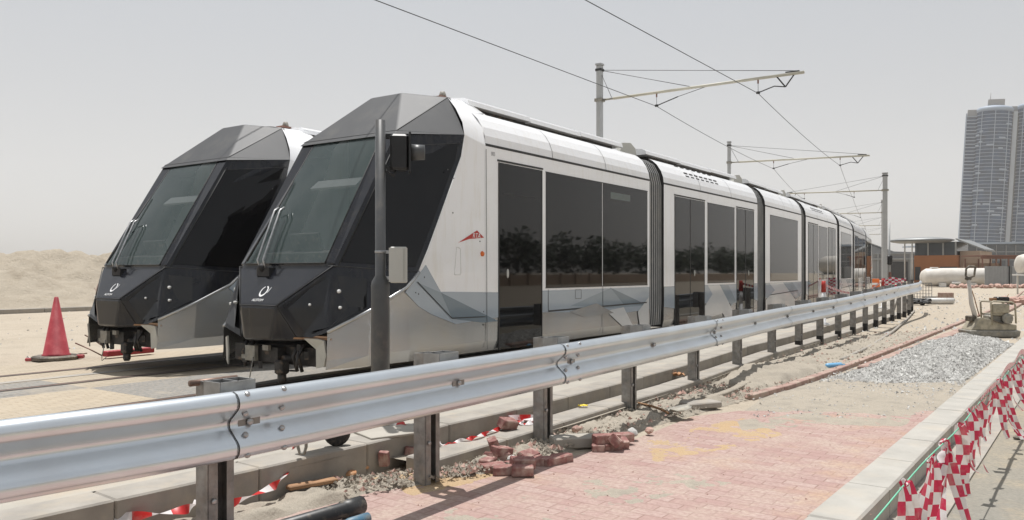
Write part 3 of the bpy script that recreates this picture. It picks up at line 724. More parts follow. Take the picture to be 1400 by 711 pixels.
# --- cab car: body from s=2.64, front handled by the cab shell
def make_cab_car(parent, mtx=None, lead=True):
    L = 7.60
    body = make_section(parent, L, 'car_body', [(2.93, 3.99, False)], [(4.10, 5.80), (5.83, 7.50)], front=2.64, cab=True)
    def ch(nm, m_, mats, **k): return m_.build(nm, mats, body, **k)
    polys = {}
    P_ = lambda x, y: side(x, y)
    for sg in (1, -1):
        lv = [('blue_l', [P_(582, 362), P_(602.5, 399), (2.92, .932), (2.92, .60), P_(623, 443), P_(590, 430), (1.33, .80), (1.10, .97)]),
              ('blue_m', [P_(602.5, 400), P_(568.5, 385.5), P_(618, 434), P_(634, 431)]),
              ('blue_d', [P_(602.5, 400), P_(681, 439), P_(660, 441), P_(618, 436)]),
              ('blue_l', [(4.0, .932), (7.58, .932), (7.58, .53), (6.4, .50), (5.0, .58), (4.0, .62)]),
              ('blue_m', [P_(780, 418), P_(834.4, 393.5), P_(870, 410), P_(883, 418), P_(834, 421)]),
              ('blue_d', [P_(834.4, 393.5), P_(884, 417), P_(852, 416)]),
              ('pale', [P_(828, 425), P_(852, 420), P_(868, 452), P_(860, 455)]),
              ('pale', [(7.1, .50), (7.55, .75), (7.55, .25), (7.2, .20)]),
              ('silver', [(4.75, .60), (5.6, .70), (6.2, .52), (5.2, .50)])]
        ln = [(P_(570, 385.5), P_(617, 435), .012), (P_(617, 435), P_(663, 433), .012), (P_(749, 425.5), P_(883.5, 413.5), .022), ((2.66, .2), (2.64, 2.80), .008), ((5.815, .2), (5.815, .97), .01),
              (P_(749, 396), P_(749, 425), .008), (P_(786, 396), P_(794, 396), .006), (P_(786, 408), P_(794, 408), .006), (P_(786, 396), P_(786, 408), .006), (P_(794, 396), P_(794, 408), .006)]
        livery(body, lv, sg, ln)
        # red triangular logo with white letters, amber lamp, vent outline, rivets
        mb = MB(); q = [P_(626, 332), P_(652, 315), P_(661.5, 325), P_(641, 326.8)]
        mb.slab([V(s, sg * 1.2025, z) for s, z in q], V(0, sg * .001, 0)); lg = ch('red_logo', mb, 'redp')
        s_, z_ = P_(651.5, 322)
        rot = Matrix.Rotation(0 if sg > 0 else pi, 4, 'Z') @ Matrix.Rotation(pi / 2, 4, 'X')
        t_ = text_mesh('RTA', .088, 'logo_lettering', 'letter', body, Matrix.Translation(V(s_ - .01, sg * 1.206, z_ - .005)) @ rot, .001, .25)
        s_, z_ = P_(670.5, 209); text_mesh('005', .075, 'car_number', 'greyletter', body, Matrix.Translation(V(s_ + .06, sg * 1.2025, z_ - .01)) @ rot, .0008, 0, .8)
        s_, z_ = P_(659, 347); mb = MB().lathe(V(s_, sg * 1.2, z_), [(.034, 0), (.034, .012), (.024, .024), (.0, .028)], 12, 0, (0, -sg, 0)); ch('side_lamp', mb, 'orange')
        mb = MB()
        for (x_, y_) in ((612, 232), (620, 244), (619, 291), (656, 330), (580, 379), (568, 400), (661, 426), (661, 444), (572, 402)):
            s_, z_ = P_(x_, y_); mb.lathe(V(s_, sg * 1.201, z_), [(.009, 0), (.009, .004)], 8, 0, (0, -sg, 0))
        ch('rivet', mb, 'seam')
        mb = MB(); c = [(-.045, .17), (.0, .17), (.035, .15), (.045, -.15), (.03, -.17), (-.08, -.17), (-.075, -.1)]
        s_, z_ = P_(627, 357)
        for i_ in range(len(c)):
            a_, b_ = c[i_], c[(i_ + 1) % len(c)]
            mb.tube([V(s_ + a_[0], sg * 1.2, z_ + a_[1]), V(s_ + b_[0], sg * 1.2, z_ + b_[1])], .004, 5)
        ch('flap_outline', mb, 'offwhite')
    # roof beacon and small roof fittings
    mb = MB(); mb.box(V(2.85, .30, 3.605), (.26, .16, .03)); mb.lathe(V(2.85, .30, 3.62), [(.055, 0), (.05, .04), (.035, .08), (.0, .09)], 14, 1)
    ch('roof_beacon', mb, ['rust', 'machineg'])
    # ---- cab shell
    w1 = (.36, .811, 1.267); n1 = (-.009, .318, .83); A = (1.37, .822, 2.901); r1 = (2.05, .27, 3.545); Cc = (2.40, .76, 3.485); E = (2.196, 1.2, 2.927)
    b1 = (2.123, 1.2, 2.634); b2 = (1.698, 1.2, 1.835); b25 = (1.50, 1.2, 1.47); b3 = (1.34, 1.2, 1.2); b4 = (1.13, 1.195, 1.02); b5 = (.652, 1.10, .779); st1 = (.20, .90, .55); nb = (.143, .503, .448); nb0 = (-.02, .224, .442)
    g0 = (.345, .70, 1.30); g1 = (1.345, .60, 2.855)
    sb = (.174, .90, .15); 
    bl = MB()
    for sg in (1, -1):
        v = lambda p: V(p[0], sg * p[1], p[2])
        # side black with slight bulge: ruled grid
        fr = [w1, tuple((w1[i] * 2 + A[i]) / 3 for i in range(3)), tuple((w1[i] + 2 * A[i]) / 3 for i in range(3)), A]
        bk = [b3, b2, b1, E]
        for i_ in range(3): bl.add([v(fr[i_]), v(bk[i_]), v(bk[i_ + 1]), v(fr[i_ + 1])], [(0, 1, 2, 3)], 0)
        # windscreen frame
        bl.add([v(w1), v(A), v(g1), v(g0)], [(0, 1, 2, 3)], 0)
        # lower nose facets
        m1 = (.16, .60, 1.04)
        bl.add([v(w1), v(n1), v(nb), v(st1), v(b5), v(b4), v(b3)], [(0, 1, 2), (0, 2, 3), (0, 3, 4), (0, 4, 5), (0, 5, 6)], 0)
        bl.add([v(n1), v(nb0), v(nb)], [(0, 1, 2)], 0)
        bl.add([v(nb), v(nb0), V(.35, sg * .2, .40), V(.45, sg * .5, .42)], [(0, 1, 2, 3)], 0)
    v = lambda p, sg=1: V(p[0], sg * p[1], p[2])
    bl.add([v(w1), v(w1, -1), v(n1, -1), v(n1)], [(0, 1, 2, 3)], 0)
    bl.add([v(n1), v(n1, -1), v(nb0, -1), v(nb0)], [(0, 1, 2, 3)], 0)
    bl.add([v(nb0), v(nb0, -1), V(.35, -.2, .40), V(.35, .2, .40)], [(0, 1, 2, 3)], 0)
    bl.add([v(w1), v(w1, -1), v(g0, -1), v(g0)], [(0, 1, 2, 3)], 0)
    bl.add([v(A), v(A, -1), v(g1, -1), v(g1)], [(0, 1, 2, 3)], 0)
    cab = bl.build('cab_shell', ['black'], parent, bevel=.035, weld=True)
    def cc(nm, m_, mats, **k): return m_.build(nm, mats, cab, **k)
    mb = MB(); 
    nn_ = 10; rows = []
    for i_ in range(nn_ + 1):
        fz = i_ / nn_; a_, b_ = v(g0).lerp(v(g1), fz), v(g0, -1).lerp(v(g1, -1), fz)
        rows.append([a_.lerp(b_, j_ / nn_) + Vector((-.86, 0, .5)) * .055 * sin(pi * j_ / nn_) ** .8 * sin(pi * fz) ** .8 for j_ in range(nn_ + 1)])
    mb.loft(rows, 0, False, False, True); cc('windscreen', mb, 'wind')
    mb = MB()   # black printed border
    mb = MB(); pts = [v(g0), v(g1), v(g1, -1), v(g0, -1), v(g0)]
    for i_ in range(4): mb.tube([pts[i_], pts[i_ + 1]], .007, 5)
    cc('windscreen_gasket', mb, 'rubber')
    for sg in (1, -1):
        def onp(fu, fz):   # fraction across (front->back) and up on the ruled side
            a_ = Vector(w1).lerp(Vector(A), fz); bb = [Vector(b3), Vector(b2), Vector(b1), Vector(E)]; k = fz * 3; i_ = min(int(k), 2); c_ = bb[i_].lerp(bb[i_ + 1], k - i_)
            aa = Vector(w1).lerp(Vector(A), fz); q = aa.lerp(c_, fu); return V(q.x, sg * (q.y), q.z)
        off = Vector((-.004, -sg * .008, 0))
        rows = [[onp(fu, fz) + off for fu in (.07, .3, .6, .93)] for fz in (.03, .333, .667, .86)]
        mb = MB().loft(rows, 0, False, False); cc('side_window', mb, 'glass')
        mb = MB(); mb.tube([onp(0.07, .87) + off, onp(.5, .87) + off, onp(.97, .87) + off], .006, 5); mb.tube([onp(.06, .0), onp(.06, .5), onp(.06, .9)], .007, 5)
        mb.tube([onp(0, 0.0), onp(.5, 0.0), onp(1, 0.0)], .007, 5)
        mb.tube([v(w1, sg), v(n1, sg), v(nb, sg)], .006, 5)
        cc('shell_seam', mb, 'seam')
        # lamp recess cover and lamps
        w1v, n1v, stv = Vector(w1), Vector(n1), Vector(st1)
        q = [(.37, .80, 1.17), (.22, .61, 1.02), (.06, .43, .80), (.155, .60, .54), (.22, .87, .60), (.60, 1.085, .81), (.62, 1.07, 1.13)]
        cen = Vector((.33, .86, .9)); mb = MB()
        pts = [V(a_[0] - .016, sg * (a_[1] + .016), a_[2]) for a_ in q]
        mb.add(pts + [V(.27, sg * .80, .84)], [(i_, (i_ + 1) % 7, 7) for i_ in range(7)]); cc('lamp_cover', mb, 'lampglass')
        for (ps, r_) in (((.17, .655, .845), .015), ((.33, .955, .815), .018), ((.36, .905, .99), .022)):
            mb = MB().lathe(V(ps[0], sg * ps[1], ps[2]), [(r_, -.04), (r_, .004), (r_ * .8, .012), (0, .016)], 14, 0, (-.85, -sg * .5, 0)); cc('headlight', mb, 'lens')
    mb = MB(); mb.tube([v(w1), v(w1, -1)], .006, 5); mb.tube([v(n1), v(n1, -1)], .006, 5); cc('shell_seam', mb, 'seam')
    # graphite roof cap
    mb = MB()
    mb.add([v(A), v(A, -1), v(r1, -1), v(r1)], [(0, 1, 2, 3)], 0)
    rc = (2.45, .27, 3.575)
    for sg in (1, -1):
        u = lambda p: V(p[0], sg * p[1], p[2])
        mb.add([u(A), u(r1), u(Cc)], [(0, 1, 2)], 0); mb.add([u(A), u(Cc), u(E)], [(0, 1, 2)], 0); mb.add([u(r1), u(rc), u(Cc)], [(0, 1, 2)], 0)
    mb.add([v(r1), v(r1, -1), v(rc, -1), v(rc)], [(0, 1, 2, 3)], 0)
    cc('roof_cap', mb, 'graph', bevel=.022, weld=True)
    mb = MB(); mb.tube([v(A), v(Cc)], .004, 5); mb.tube([v(A, -1), v(Cc, -1)], .004, 5); mb.tube([v(A), v(A, -1)], .006, 5); cc('shell_seam', mb, 'seam')
    # white shoulder between cap and first roof section, white side, silver skirt
    mb = MB()
    for sg in (1, -1):
        u = lambda p: V(p[0], sg * p[1], p[2])
        fr = [E, (2.255, 1.12, 3.10), (2.33, .95, 3.31), Cc, (2.44, .5, 3.545), rc, (2.46, 0, 3.58)]
        bk = [(2.64, 1.2, 2.85), (2.66, 1.15, 3.085), (2.70, .97, 3.30), (3.02, .88, 3.36), (3.05, .62, 3.535), (3.05, .3, 3.60), (3.05, 0, 3.605)]
        mb.loft([[u(p) for p in fr], [u(p) for p in bk]], 0, False, False, True)
        mb.add([u((2.64, 1.2, 2.85)), u((2.64, .9, 3.34)), u((3.05, .9, 3.34)), u((3.02, .88, 3.36))], [(0, 1, 2), (0, 2, 3)], 0)
        ws = [E, b1, b2, b25, b3, b4]
        mb.add([u(E), u((2.64, 1.2, 2.85)), u((2.64, 1.2, 2.634)), u(b1)], [(0, 1, 2, 3)], 0)
        mb.add([u(b1), u((2.64, 1.2, 2.634)), u((2.64, 1.2, 1.835)), u(b2)], [(0, 1, 2, 3)], 0)
        mb.add([u(b2), u((2.64, 1.2, 1.835)), u((2.64, 1.2, 1.47)), u(b25)], [(0, 1, 2, 3)], 0)
        mb.add([u(b25), u((2.64, 1.2, 1.47)), u((2.64, 1.2, 1.2)), u(b3)], [(0, 1, 2, 3)], 0)
        mb.add([u(b3), u((2.64, 1.2, 1.2)), u((2.64, 1.2, .93)), u((1.25, 1.2, .93)), u(b4)], [(0, 1, 2, 3, 4)], 0)
        mb.add([u(b4), u((1.25, 1.2, .93)), u((2.64, 1.2, .93)), u((2.64, 1.195, .30)), u((1.2, 1.19, .30)), u((.62, 1.09, .28)), u(b5)], [(0, 1, 2, 3, 4), (0, 4, 5, 6)], 1)
        mb.add([u(b5), u((.62, 1.09, .28)), u((.19, .90, .25)), u(st1)], [(0, 1, 2, 3)], 1)
        mb.add([u((2.64, 1.195, .30)), u((2.64, 1.165, .17)), u((1.2, 1.16, .165)), u((1.2, 1.19, .30))], [(0, 1, 2, 3)], 1)
        mb.add([u((1.2, 1.19, .30)), u((1.2, 1.16, .165)), u((.63, 1.06, .155)), u((.62, 1.09, .28))], [(0, 1, 2, 3)], 1)
        mb.add([u((.62, 1.09, .28)), u((.63, 1.06, .155)), u(sb), u((.19, .90, .25))], [(0, 1, 2, 3)], 1)
        mb.tube([u(st1), u(b5), u(b4), u(b3)], .022, 6, 1)
        mb.tube([u(b3), u(b25), u(b2), u(b1)], [.014, .010, .007, .004], 6, 0)
    cc('cab_side_panel', mb, ['white', 'silver'])
    # wipers
    mb = MB()
    mb.box(V(.30, -.24, 1.20), (.10, .22, .10), None, 0); mb.lathe(V(.29, -.26, 1.23), [(.05, 0), (.045, .06), (.02, .09)], 10, 0, (-.8, 0, .5))
    base = [V(.26, -.30, 1.25), V(.26, -.20, 1.25)]
    tips = [V(.66, -.46, 1.98), V(.66, -.36, 1.98)]
    for a_, b_ in zip(base, tips):
        mb.tube([a_, a_.lerp(b_, .12) + Vector((-.07, 0, 0)), a_.lerp(b_, .95) + Vector((-.05, 0, 0)), b_], .014, 6, 1)
    mb.tube([V(.32, -.62, 1.33), V(.60, -.56, 1.80), V(.98, -.58, 2.34)], .013, 5, 0)
    mb.tube([tips[0], V(.66, -.54, 1.92)], .01, 5, 0)
    cc('wiper', mb, ['rubber', 'bolt'])
    # nose emblem: ring with a tail, small letters
    pn = lambda t, z: V(-.009 + (z - .83) / (1.267 - .83) * .369 - .004, t, z)
    mb = MB(); c_ = (-.05, .985)
    ring = []
    for k in range(25):
        a_ = 2.0 + 5.7 * k / 24; r_ = .052; w_ = .019 * (.55 + .45 * sin(pi * k / 24))
        ring.append([pn(c_[0] + (r_ - w_ / 2) * cos(a_), c_[1] + (r_ - w_ / 2) * sin(a_)), pn(c_[0] + (r_ + w_ / 2) * cos(a_), c_[1] + (r_ + w_ / 2) * sin(a_))])
    mb.loft(ring, 0, False, False)
    mb.loft([[pn(c_[0] + .065, c_[1] - .02), pn(c_[0] + .080, c_[1] - .01)], [pn(c_[0] + .085, c_[1] + .045), pn(c_[0] + .090, c_[1] + .045)]], 0, False, False)
    cc('nose_emblem', mb, 'letter', solid=.001)
    ang = atan2(1.267 - .83, .369)
    text_mesh('ALSTOM', .05, 'nose_lettering', 'letter', cab, Matrix.Translation(pn(-.05, .885) + Vector((-.003, 0, 0))) @ Matrix.Rotation(-pi / 2, 4, 'Z') @ Matrix.Rotation(ang, 4, 'X'), .0008)
    # interior
    mb = MB()
    mb.box(V(2.30, 0, 2.0), (.04, 1.9, 2.2), None, 0); mb.box(V(1.5, 0, 1.02), (1.7, 1.9, .04), None, 1)
    mb.slab([V(.50, .72, 1.08), V(.50, -.72, 1.08), V(.52, -.68, 1.42), V(.52, .68, 1.42)], V(.45, 0, .05), 1)
    mb.box(V(.78, -.1, 1.56), (.05, .5, .22), Matrix.Rotation(-.35, 3, 'Y'), 1)
    mb.box(V(1.12, .06, 2.28), (.03, .80, .17), Matrix.Rotation(.9, 3, 'Y'), 0)
    cc('cab_interior', mb, ['cabin', 'under', 'cabinl'])
    mb = MB(); mb.box(V(1.45, -.05, 1.35), (.5, .52, .14), None, 0, .04); mb.box(V(1.68, -.05, 1.75), (.14, .52, .80), Matrix.Rotation(.12, 3, 'Y'), 0, .05); mb.box(V(1.76, -.05, 2.26), (.10, .30, .22), None, 0, .03)
    cc('driver_seat', mb, 'seat')
    # coupler and underframe
    mb = MB()
    mb.box(V(.75, 0, .26), (1.0, 1.5, .20), None, 0); mb.box(V(.28, -.05, .27), (.30, .44, .17), None, 0)
    mb.tube([V(.75, .25, .26), V(.17, .22, .22)], .05, 8); mb.box(V(.15, .22, .14), (.13, .13, .16), None, 0, .02); mb.lathe(V(.15, .22, -.04), [(.035, 0), (.05, .03), (.05, .12)], 10)
    mb.box(V(.08, -.22, .28), (.05, .17, .17), None, 1); mb.box(V(.10, .02, .35), (.04, .10, .06), None, 1)
    for t_ in (-.48, -.36, .42, .50): mb.tube([V(.22, t_, .40), V(.15, t_ * .97, .27), V(.20, t_, .10)], .020, 6, 0)
    for k in range(10): mb.box(V(random.uniform(.12, .35), random.uniform(-.5, .6), random.uniform(.14, .36)), (random.uniform(.04, .10), random.uniform(.04, .10), random.uniform(.04, .10)), random.random(), random.choice((0, 0, 1)))
    mb.tube([V(.05, -.15, .24), V(-.02, -.12, .02), V(.0, -.16, -.05), V(.03, -.10, .0)], .007, 5, 1)
    mb.tube([V(.10, .55, .34), V(.05, .58, .20), V(.12, .5, .12), V(.2, .3, .1)], .013, 6, 0)
    mb.slab([V(.10, .64, .48), V(.14, .78, .48), V(.18, .86, .46), V(.22, .86, .30), V(.24, .80, .17), V(.22, .70, .15), V(.2, .72, .36)], V(.03, 0, 0), 2)
    mb.slab([V(.03, -.60, .46), V(.05, -.66, .44), V(.12, -.74, .16), V(.08, -.66, .12), V(.04, -.6, .3)], V(.02, 0, 0), 2)
    mb.box(V(.32, .58, .475), (.34, .62, .02), Matrix.Rotation(.25, 3, 'Z'), 3)
    cp = mb.build('coupler', ['under', 'machineg', 'boxgrey', 'wood'], parent)
    return body, cab, cp
body0, cab0, coup0 = make_cab_car(tram)
# --- following cars
loc_pos = Vector((7.60, 0.)); ang = 0.
lay = [('M2', .62, 5.47, 34.8), ('M3', .60, 3.80, 32.7), ('M4', .55, 5.10, 31.6), ('M5', .5, 3.9, 29.3), ('M6', .5, 5.5, 28.2), ('M7', .5, 7.6, 26.4)]
carparts = {}
def bellows(parent, p0, a0, p1, a1):
    mb = MB(); n = 28; rings = []
    pr = [(1.15, .22), (1.17, .6), (1.17, 2.0), (1.17, 2.8), (1.12, 3.02), (1.02, 3.20), (.86, 3.30), (0, 3.32), (-.86, 3.30), (-1.02, 3.20), (-1.12, 3.02), (-1.17, 2.8), (-1.17, 2.0), (-1.17, .6), (-1.15, .22)]
    for i in range(n):
        f = i / (n - 1); q = p0.lerp(p1, f); a = a0 + (a1 - a0) * f; k = .99 if i % 4 in (1, 2) else .93
        rings.append([Vector((q.x + sin(a) * t * k, q.y - cos(a) * t * k, .2 + (z - .2) * (k + .015))) for t, z in pr])
    for i in range(n - 1): mb.loft(rings[i:i + 2], 1 if i % 4 == 1 else 0, True, False)
    return mb.build('bellows', ['bellow', 'bellow_lit'], parent)
cars = []
for nm, gap, L, hd in lay:
    a = R(34.8 - hd); am = (ang + a) / 2; p0 = loc_pos.copy()
    loc_pos = loc_pos + Vector((cos(am), sin(am))) * gap
    bellows(tram, p0, ang, loc_pos, a)
    mb = MB(); q = p0.lerp(loc_pos, .5)   # roof joint housing
    rz = Matrix.Rotation(am, 3, 'Z')
    for sg in (1, -1): mb.slab([Vector((q.x, q.y, 0)) + rz @ Vector(v_) for v_ in ((-.38, sg * .62, 3.36), (.38, sg * .62, 3.34), (.30, sg * .62, 3.56), (.1, sg * .62, 3.64), (-.25, sg * .62, 3.60))], rz @ Vector((0, -sg * .08, 0)))
    mb.box((q.x, q.y, 3.40), (gap * .6, 1.1, .14), rz, 0); mb.build('roof_joint', ['boxgrey'], tram)
    if nm in ('M2', 'M4', 'M6'):
        if nm == 'M2': D_, W_ = [(.50, 2.02, True), (3.98, 5.18, True)], [(2.20, 3.84)]
        else: D_, W_ = [(.35, 1.75, True), (L - 1.6, L - .30, True)], [(1.92, L - 1.76)]
        b_ = make_section(tram, L, 'car_body', D_, W_, vents=(nm in ('M2', 'M4')))
    elif nm in ('M3', 'M5'):
        D_, W_ = [], [(.45, L - .45)]; b_ = make_section(tram, L, 'car_body', D_, W_)
    else:
        b_ = None
    if b_ is not None:
        b_.location = (loc_pos.x, loc_pos.y, 0); b_.rotation_euler = (0, 0, a)
        for sg in (1, -1):
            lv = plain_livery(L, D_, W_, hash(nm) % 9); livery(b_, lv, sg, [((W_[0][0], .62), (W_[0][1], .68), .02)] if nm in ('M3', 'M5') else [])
    else:   # the rear cab car is the leading one turned round
        e = Matrix.Translation((loc_pos.x, loc_pos.y, 0)) @ Matrix.Rotation(a, 4, 'Z') @ Matrix.Translation((7.60, 0, 0)) @ Matrix.Rotation(pi, 4, 'Z')
        for o_ in (body0, cab0, coup0):
            c_ = copy_tree(o_, tram); c_.matrix_local = e
    loc_pos = loc_pos + Vector((cos(a), sin(a))) * L; ang = a
# second tram: a copy on the neighbouring track, one car set back a hand's breadth
tram2 = copy_tree(tram); q = N2 + .25 * D2 - 3.6 * R2; tram2.location = (q.x, q.y, .4)
tag(tram2, 'farther tram on the left track, its black angular cab beside the near tram', 'tram', 'trams parked side by side')
for o_ in list(S.objects):     # the two rooftops of the far copy stay identical; its own sub-parts keep shared meshes
    pass

# ---------------------------------------------------------------- signal post in front of the tram
b0 = atD(520, 7.4, .236)
sp = empty('signal_post', b0, 0, 'dark grey post carrying signal head and pale junction box, before the near tram', 'signal post')
mb = MB().lathe((0, 0, 0), [(.085, 0), (.085, 1.24), (.078, 1.28), (.047, 1.33), (.047, 2.76), (.0, 2.765)], 20); mb.build('pole', 'polegrey', sp)
mb = MB(); mb.box((.165, .06, 2.47), (.17, .16, .33), .15, 0, .02); mb.box((.262, .065, 2.47), (.02, .19, .36), .15, 1); mb.box((.09, .05, 2.62), (.10, .06, .04), .1, 1); mb.box((.09, .05, 2.32), (.10, .06, .04), .1, 1)
sh = mb.build('signal_head', ['bitumen', 'bitumen'], sp)
mb = MB().tube([(.27, .07, 2.475), (.40, .08, 2.475)], [.078, .07], 16, 0); mb.build('lens_hood', 'polegrey', sh)
jb = empty('tmp', (0, 0, 0), 0, 'x', 'x'); bpy.data.objects.remove(jb)
mb = MB(); mb.box((.165, .04, 1.43), (.15, .20, .33), .1, 0, .008); mb.box((.155, -.07, 1.43), (.13, .015, .31), .1, 0)
jb = mb.build('junction_box', 'boxgrey', sp)
mb = MB()
for z_ in (1.31, 1.55):
    mb.lathe((0, 0, z_), [(.050, -.012), (.052, 0), (.050, .012)], 20); mb.box((.07, .02, z_), (.08, .03, .03))
mb.build('strap', 'bolt', sp)
mb = MB().tube([(.05, 0, 2.3), (.12, .02, 2.25), (.14, .03, 2.32)], .01, 6); mb.build('cable', 'rubber', sp)

# ---------------------------------------------------------------- overhead line
def mast(name, base, ztop, arm_dir, arm_len, z_root, z_tip, label, hangers, stays=True, w=.17):
    base = Vector(base); m_ = empty(name, base, 0, label, 'mast', 'overhead line masts'); ad = Vector((arm_dir.x, arm_dir.y, 0)).normalized()
    pp = Vector((-ad.y, ad.x, 0)); rot = Matrix(((ad.x, pp.x, 0), (ad.y, pp.y, 0), (0, 0, 1)))
    h = ztop - base.z; mb = MB(); mb.box((0, 0, h / 2), (w, w * 1.2, h), rot, 0, .02); mb.box((0, 0, h + .03), (w * 1.25, w * 1.4, .06), rot, 0); mb.box((0, 0, .04), (w * 2.2, w * 2.2, .08), rot)
    mb.build('mast_pole', 'mast', m_)
    zr, zt = z_root - base.z, z_tip - base.z
    mb = MB(); mb.tube([ad * .05 + Vector((0, 0, zr)), ad * .55 + Vector((0, 0, zr + (zt - zr) * .08))], .035, 8, 1); mb.box((0, 0, zr), (w * 1.5, w * 1.6, .10), rot, 1)
    mb.tube([ad * .5 + Vector((0, 0, zr + (zt - zr) * .07)), ad * arm_len + Vector((0, 0, zt))], .045, 8, 0); mb.build('cantilever_arm', ['arm', 'machineg'], m_)
    top = Vector((0, 0, h - .15)); mb = MB(); az = lambda f: ad * arm_len * f + Vector((0, 0, zr + (zt - zr) * f))
    mb.tube([top, az(.98) + Vector((0, 0, .06))], .009, 4); mb.tube([top, az(.5)], .009, 4); mb.tube([top, az(.07)], .009, 4)
    mb.tube([az(.92) + Vector((0, 0, .07)), az(.98) + Vector((0, 0, .06))], .02, 5); mb.box(top, (w * 1.3, w * 1.3, .08), rot)
    mb.build('stay_wire', 'wire', m_)
    for (f, df) in hangers:
        mb = MB(); q = az(f); e_ = az(min(f + df, .93))
        mb.tube([q, q + Vector((0, 0, -.15))], .025, 5, 1)
        mb.tube([q + Vector((0, 0, -.15)), q + Vector((0, 0, -.42))], .008, 4, 0)
        c_ = q + Vector((0, 0, -.42)); mid = c_.lerp(e_ + Vector((0, 0, -.40)), .6) + Vector((0, 0, .12))
        if df < .2:
            mb.tube([c_, mid, e_ + Vector((0, 0, -.35))], .018, 5, 0); mb.tube([e_ + Vector((0, 0, -.35)), az(min(f + df + .04, .97))], .022, 5, 0); mb.tube([e_ + Vector((0, 0, -.35)), az(f + df - .04)], .022, 5, 0)
        else:
            mb.tube([c_, c_.lerp(e_, .4) + Vector((0, 0, .03))], .018, 5, 0); mb.tube([c_.lerp(e_, .4) + Vector((0, 0, .03)), e_], .009, 4, 0)
        mb.box(c_ , (.10, .05, .07), rot, 0)
        mb.build('wire_support', ['wire', 'rust'], m_)
    return m_
r3 = R2
mast('catenary_mast', (2.91, 26.7, .19), 8.45, R2, 6.6, 7.30, 7.30, 'tall pale catenary mast standing closest, right behind the near tram roof', [(.31, .27), (.80, .12)])
a2 = Vector((17.8 - 11.5, 40 - 42.6)).normalized()
mast('catenary_mast', (11.5, 42.6, .19), 8.45, a2, 6.8, 7.40, 7.40, 'catenary mast with cantilever arm rising above the middle of the near tram', [(.33, .27), (.80, .12)])
a3 = Vector((-.93, .37)).normalized()
for (px, D, lab) in ((1210, 56, 'thick catenary mast right of the tram end with its arm pointing left'), (1207, 77, 'second catenary mast in line behind the thick mast at the tram end'), (1207, 98, 'third catenary mast in line behind the thick mast at the tram end'), (1207, 121, 'last catenary mast in line behind the thick mast at the tram end')):
    b_ = atD(px, D, .19); mast('catenary_mast', b_, 8.45, a3, 6.6, 7.3, 7.3, lab, [(.30, .2), (.80, .12)], w=.30 if D < 60 else .24)
def on_mast(b_, ad, L, f, dz): return Vector((b_[0] + ad.x * L * f, b_[1] + ad.y * L * f, 7.3 + dz))
sup1 = [on_mast((2.91, 26.7), R2, 6.6, f, -.44) for f in (.31, .80)]; sup2 = [on_mast((11.5, 42.6), a2, 6.8, f, -.34) for f in (.33, .80)]
sup = [[], []]
for D in (56, 77, 98, 121):
    b_ = atD(1208, D); 
    sup[1].append(on_mast((b_.x, b_.y), a3, 6.6, .30, -.44)); sup[0].append(on_mast((b_.x, b_.y), a3, 6.6, .80, -.44))
for k, (tt, lab) in enumerate(((-3.75, 'contact wire over the left track'), (-.40, 'contact wire over the near tram'))):
    p0 = st(-22, tt + .2, 6.9); pm_ = st(-.5, tt, 6.88); mb = MB()
    P = [p0, pm_, sup1[k], sup2[k]] + sup[k]; L = []
    for a_, b_ in zip(P[:-1], P[1:]):
        for i in range(10):
            f = i / 10; q = a_.lerp(b_, f); sag = .10 * (a_ - b_).length / 18; q.z -= 4 * sag * f * (1 - f) if (a_ - pm_).length > .1 else 0; L.append(q)
    L.append(P[-1]); mb.tube(L, .010, 5); o = mb.build('contact_wire', 'wire'); tag(o, ['thin overhead contact wire running above the left track', 'thin overhead contact wire running above the near tram'][k], 'wire', 'overhead wires')

# ---------------------------------------------------------------- traffic cone and debris at the left
def cone_mesh(parent, h=1.0, r=.25, mat='red'):
    mb = MB(); sc = h
    mb.lathe((0, 0, 0), [(r * .84, .05), (r * .83, .08), (r * .76, .09), (r * .12, .99 * sc), (r * .04, 1.0 * sc)], 24, 0); mb.build('cone_body', mat, parent)
    mb = MB(); w = .33
    pts = [(w * cos(2 * pi * (k + .5) / 8) / cos(pi / 8), w * sin(2 * pi * (k + .5) / 8) / cos(pi / 8)) for k in range(8)]
    mb.loft([[(x, y, 0) for x, y in pts], [(x, y, .045) for x, y in pts], [(x * .93, y * .93, .065) for x, y in pts]], 0, True, True); mb.build('cone_base', 'machined', parent)
q = at(77, 491, .205); cn = empty('traffic_cone', q, .2, 'tall faded red traffic cone on a dusty dark base beside the tram tracks', 'traffic cone'); cone_mesh(cn)
mb = MB(); a_, e_ = at(48, 490, .22), at(70, 492, .22); mb.box((a_ + e_) / 2, (.5, .06, .05), .3, 0, .01); tag(mb.build('timber_piece', 'red'), 'short red timber piece poking out left of the cone base', 'timber')
mb = MB(); a_, e_ = at(94, 487, .24), at(104, 488, .24); mb.box((a_ + e_) / 2, (.35, .10, .06), .1, 0, .01); tag(mb.build('timber_piece', 'red'), 'short red timber piece poking out right of the cone base', 'timber')
for i, (x0, y0, x1, y1, za, zb_) in enumerate(((103, 469, 139, 486, .5, .23), (116, 458, 142, 474, .55, .3), (98, 486, 119, 483, .24, .3), (98, 488, 119, 488, .24, .22))):
    D = 13.0 + i * .2; a_ = Vector(((x0 - 700) / F * D, D, CAM - (y0 - HZ) / F * D)); e_ = Vector(((x1 - 700) / F * D, D, CAM - (y1 - HZ) / F * D))
    mb = MB().tube([a_, a_.lerp(e_, .5) + Vector((0, 0, .01)), e_], .011, 6)
    tag(mb.build('steel_rod', 'rail'), ['thin rusty rod slanting down to the left tram nose, lower one', 'thin rusty rod slanting down to the left tram nose, higher one', 'rusty rod lying right of the cone, upper of the two', 'rusty rod lying right of the cone, lower of the two'][i], 'rod')
mb = MB(); a_, e_ = at(143, 484, .28), at(208, 478, .28)
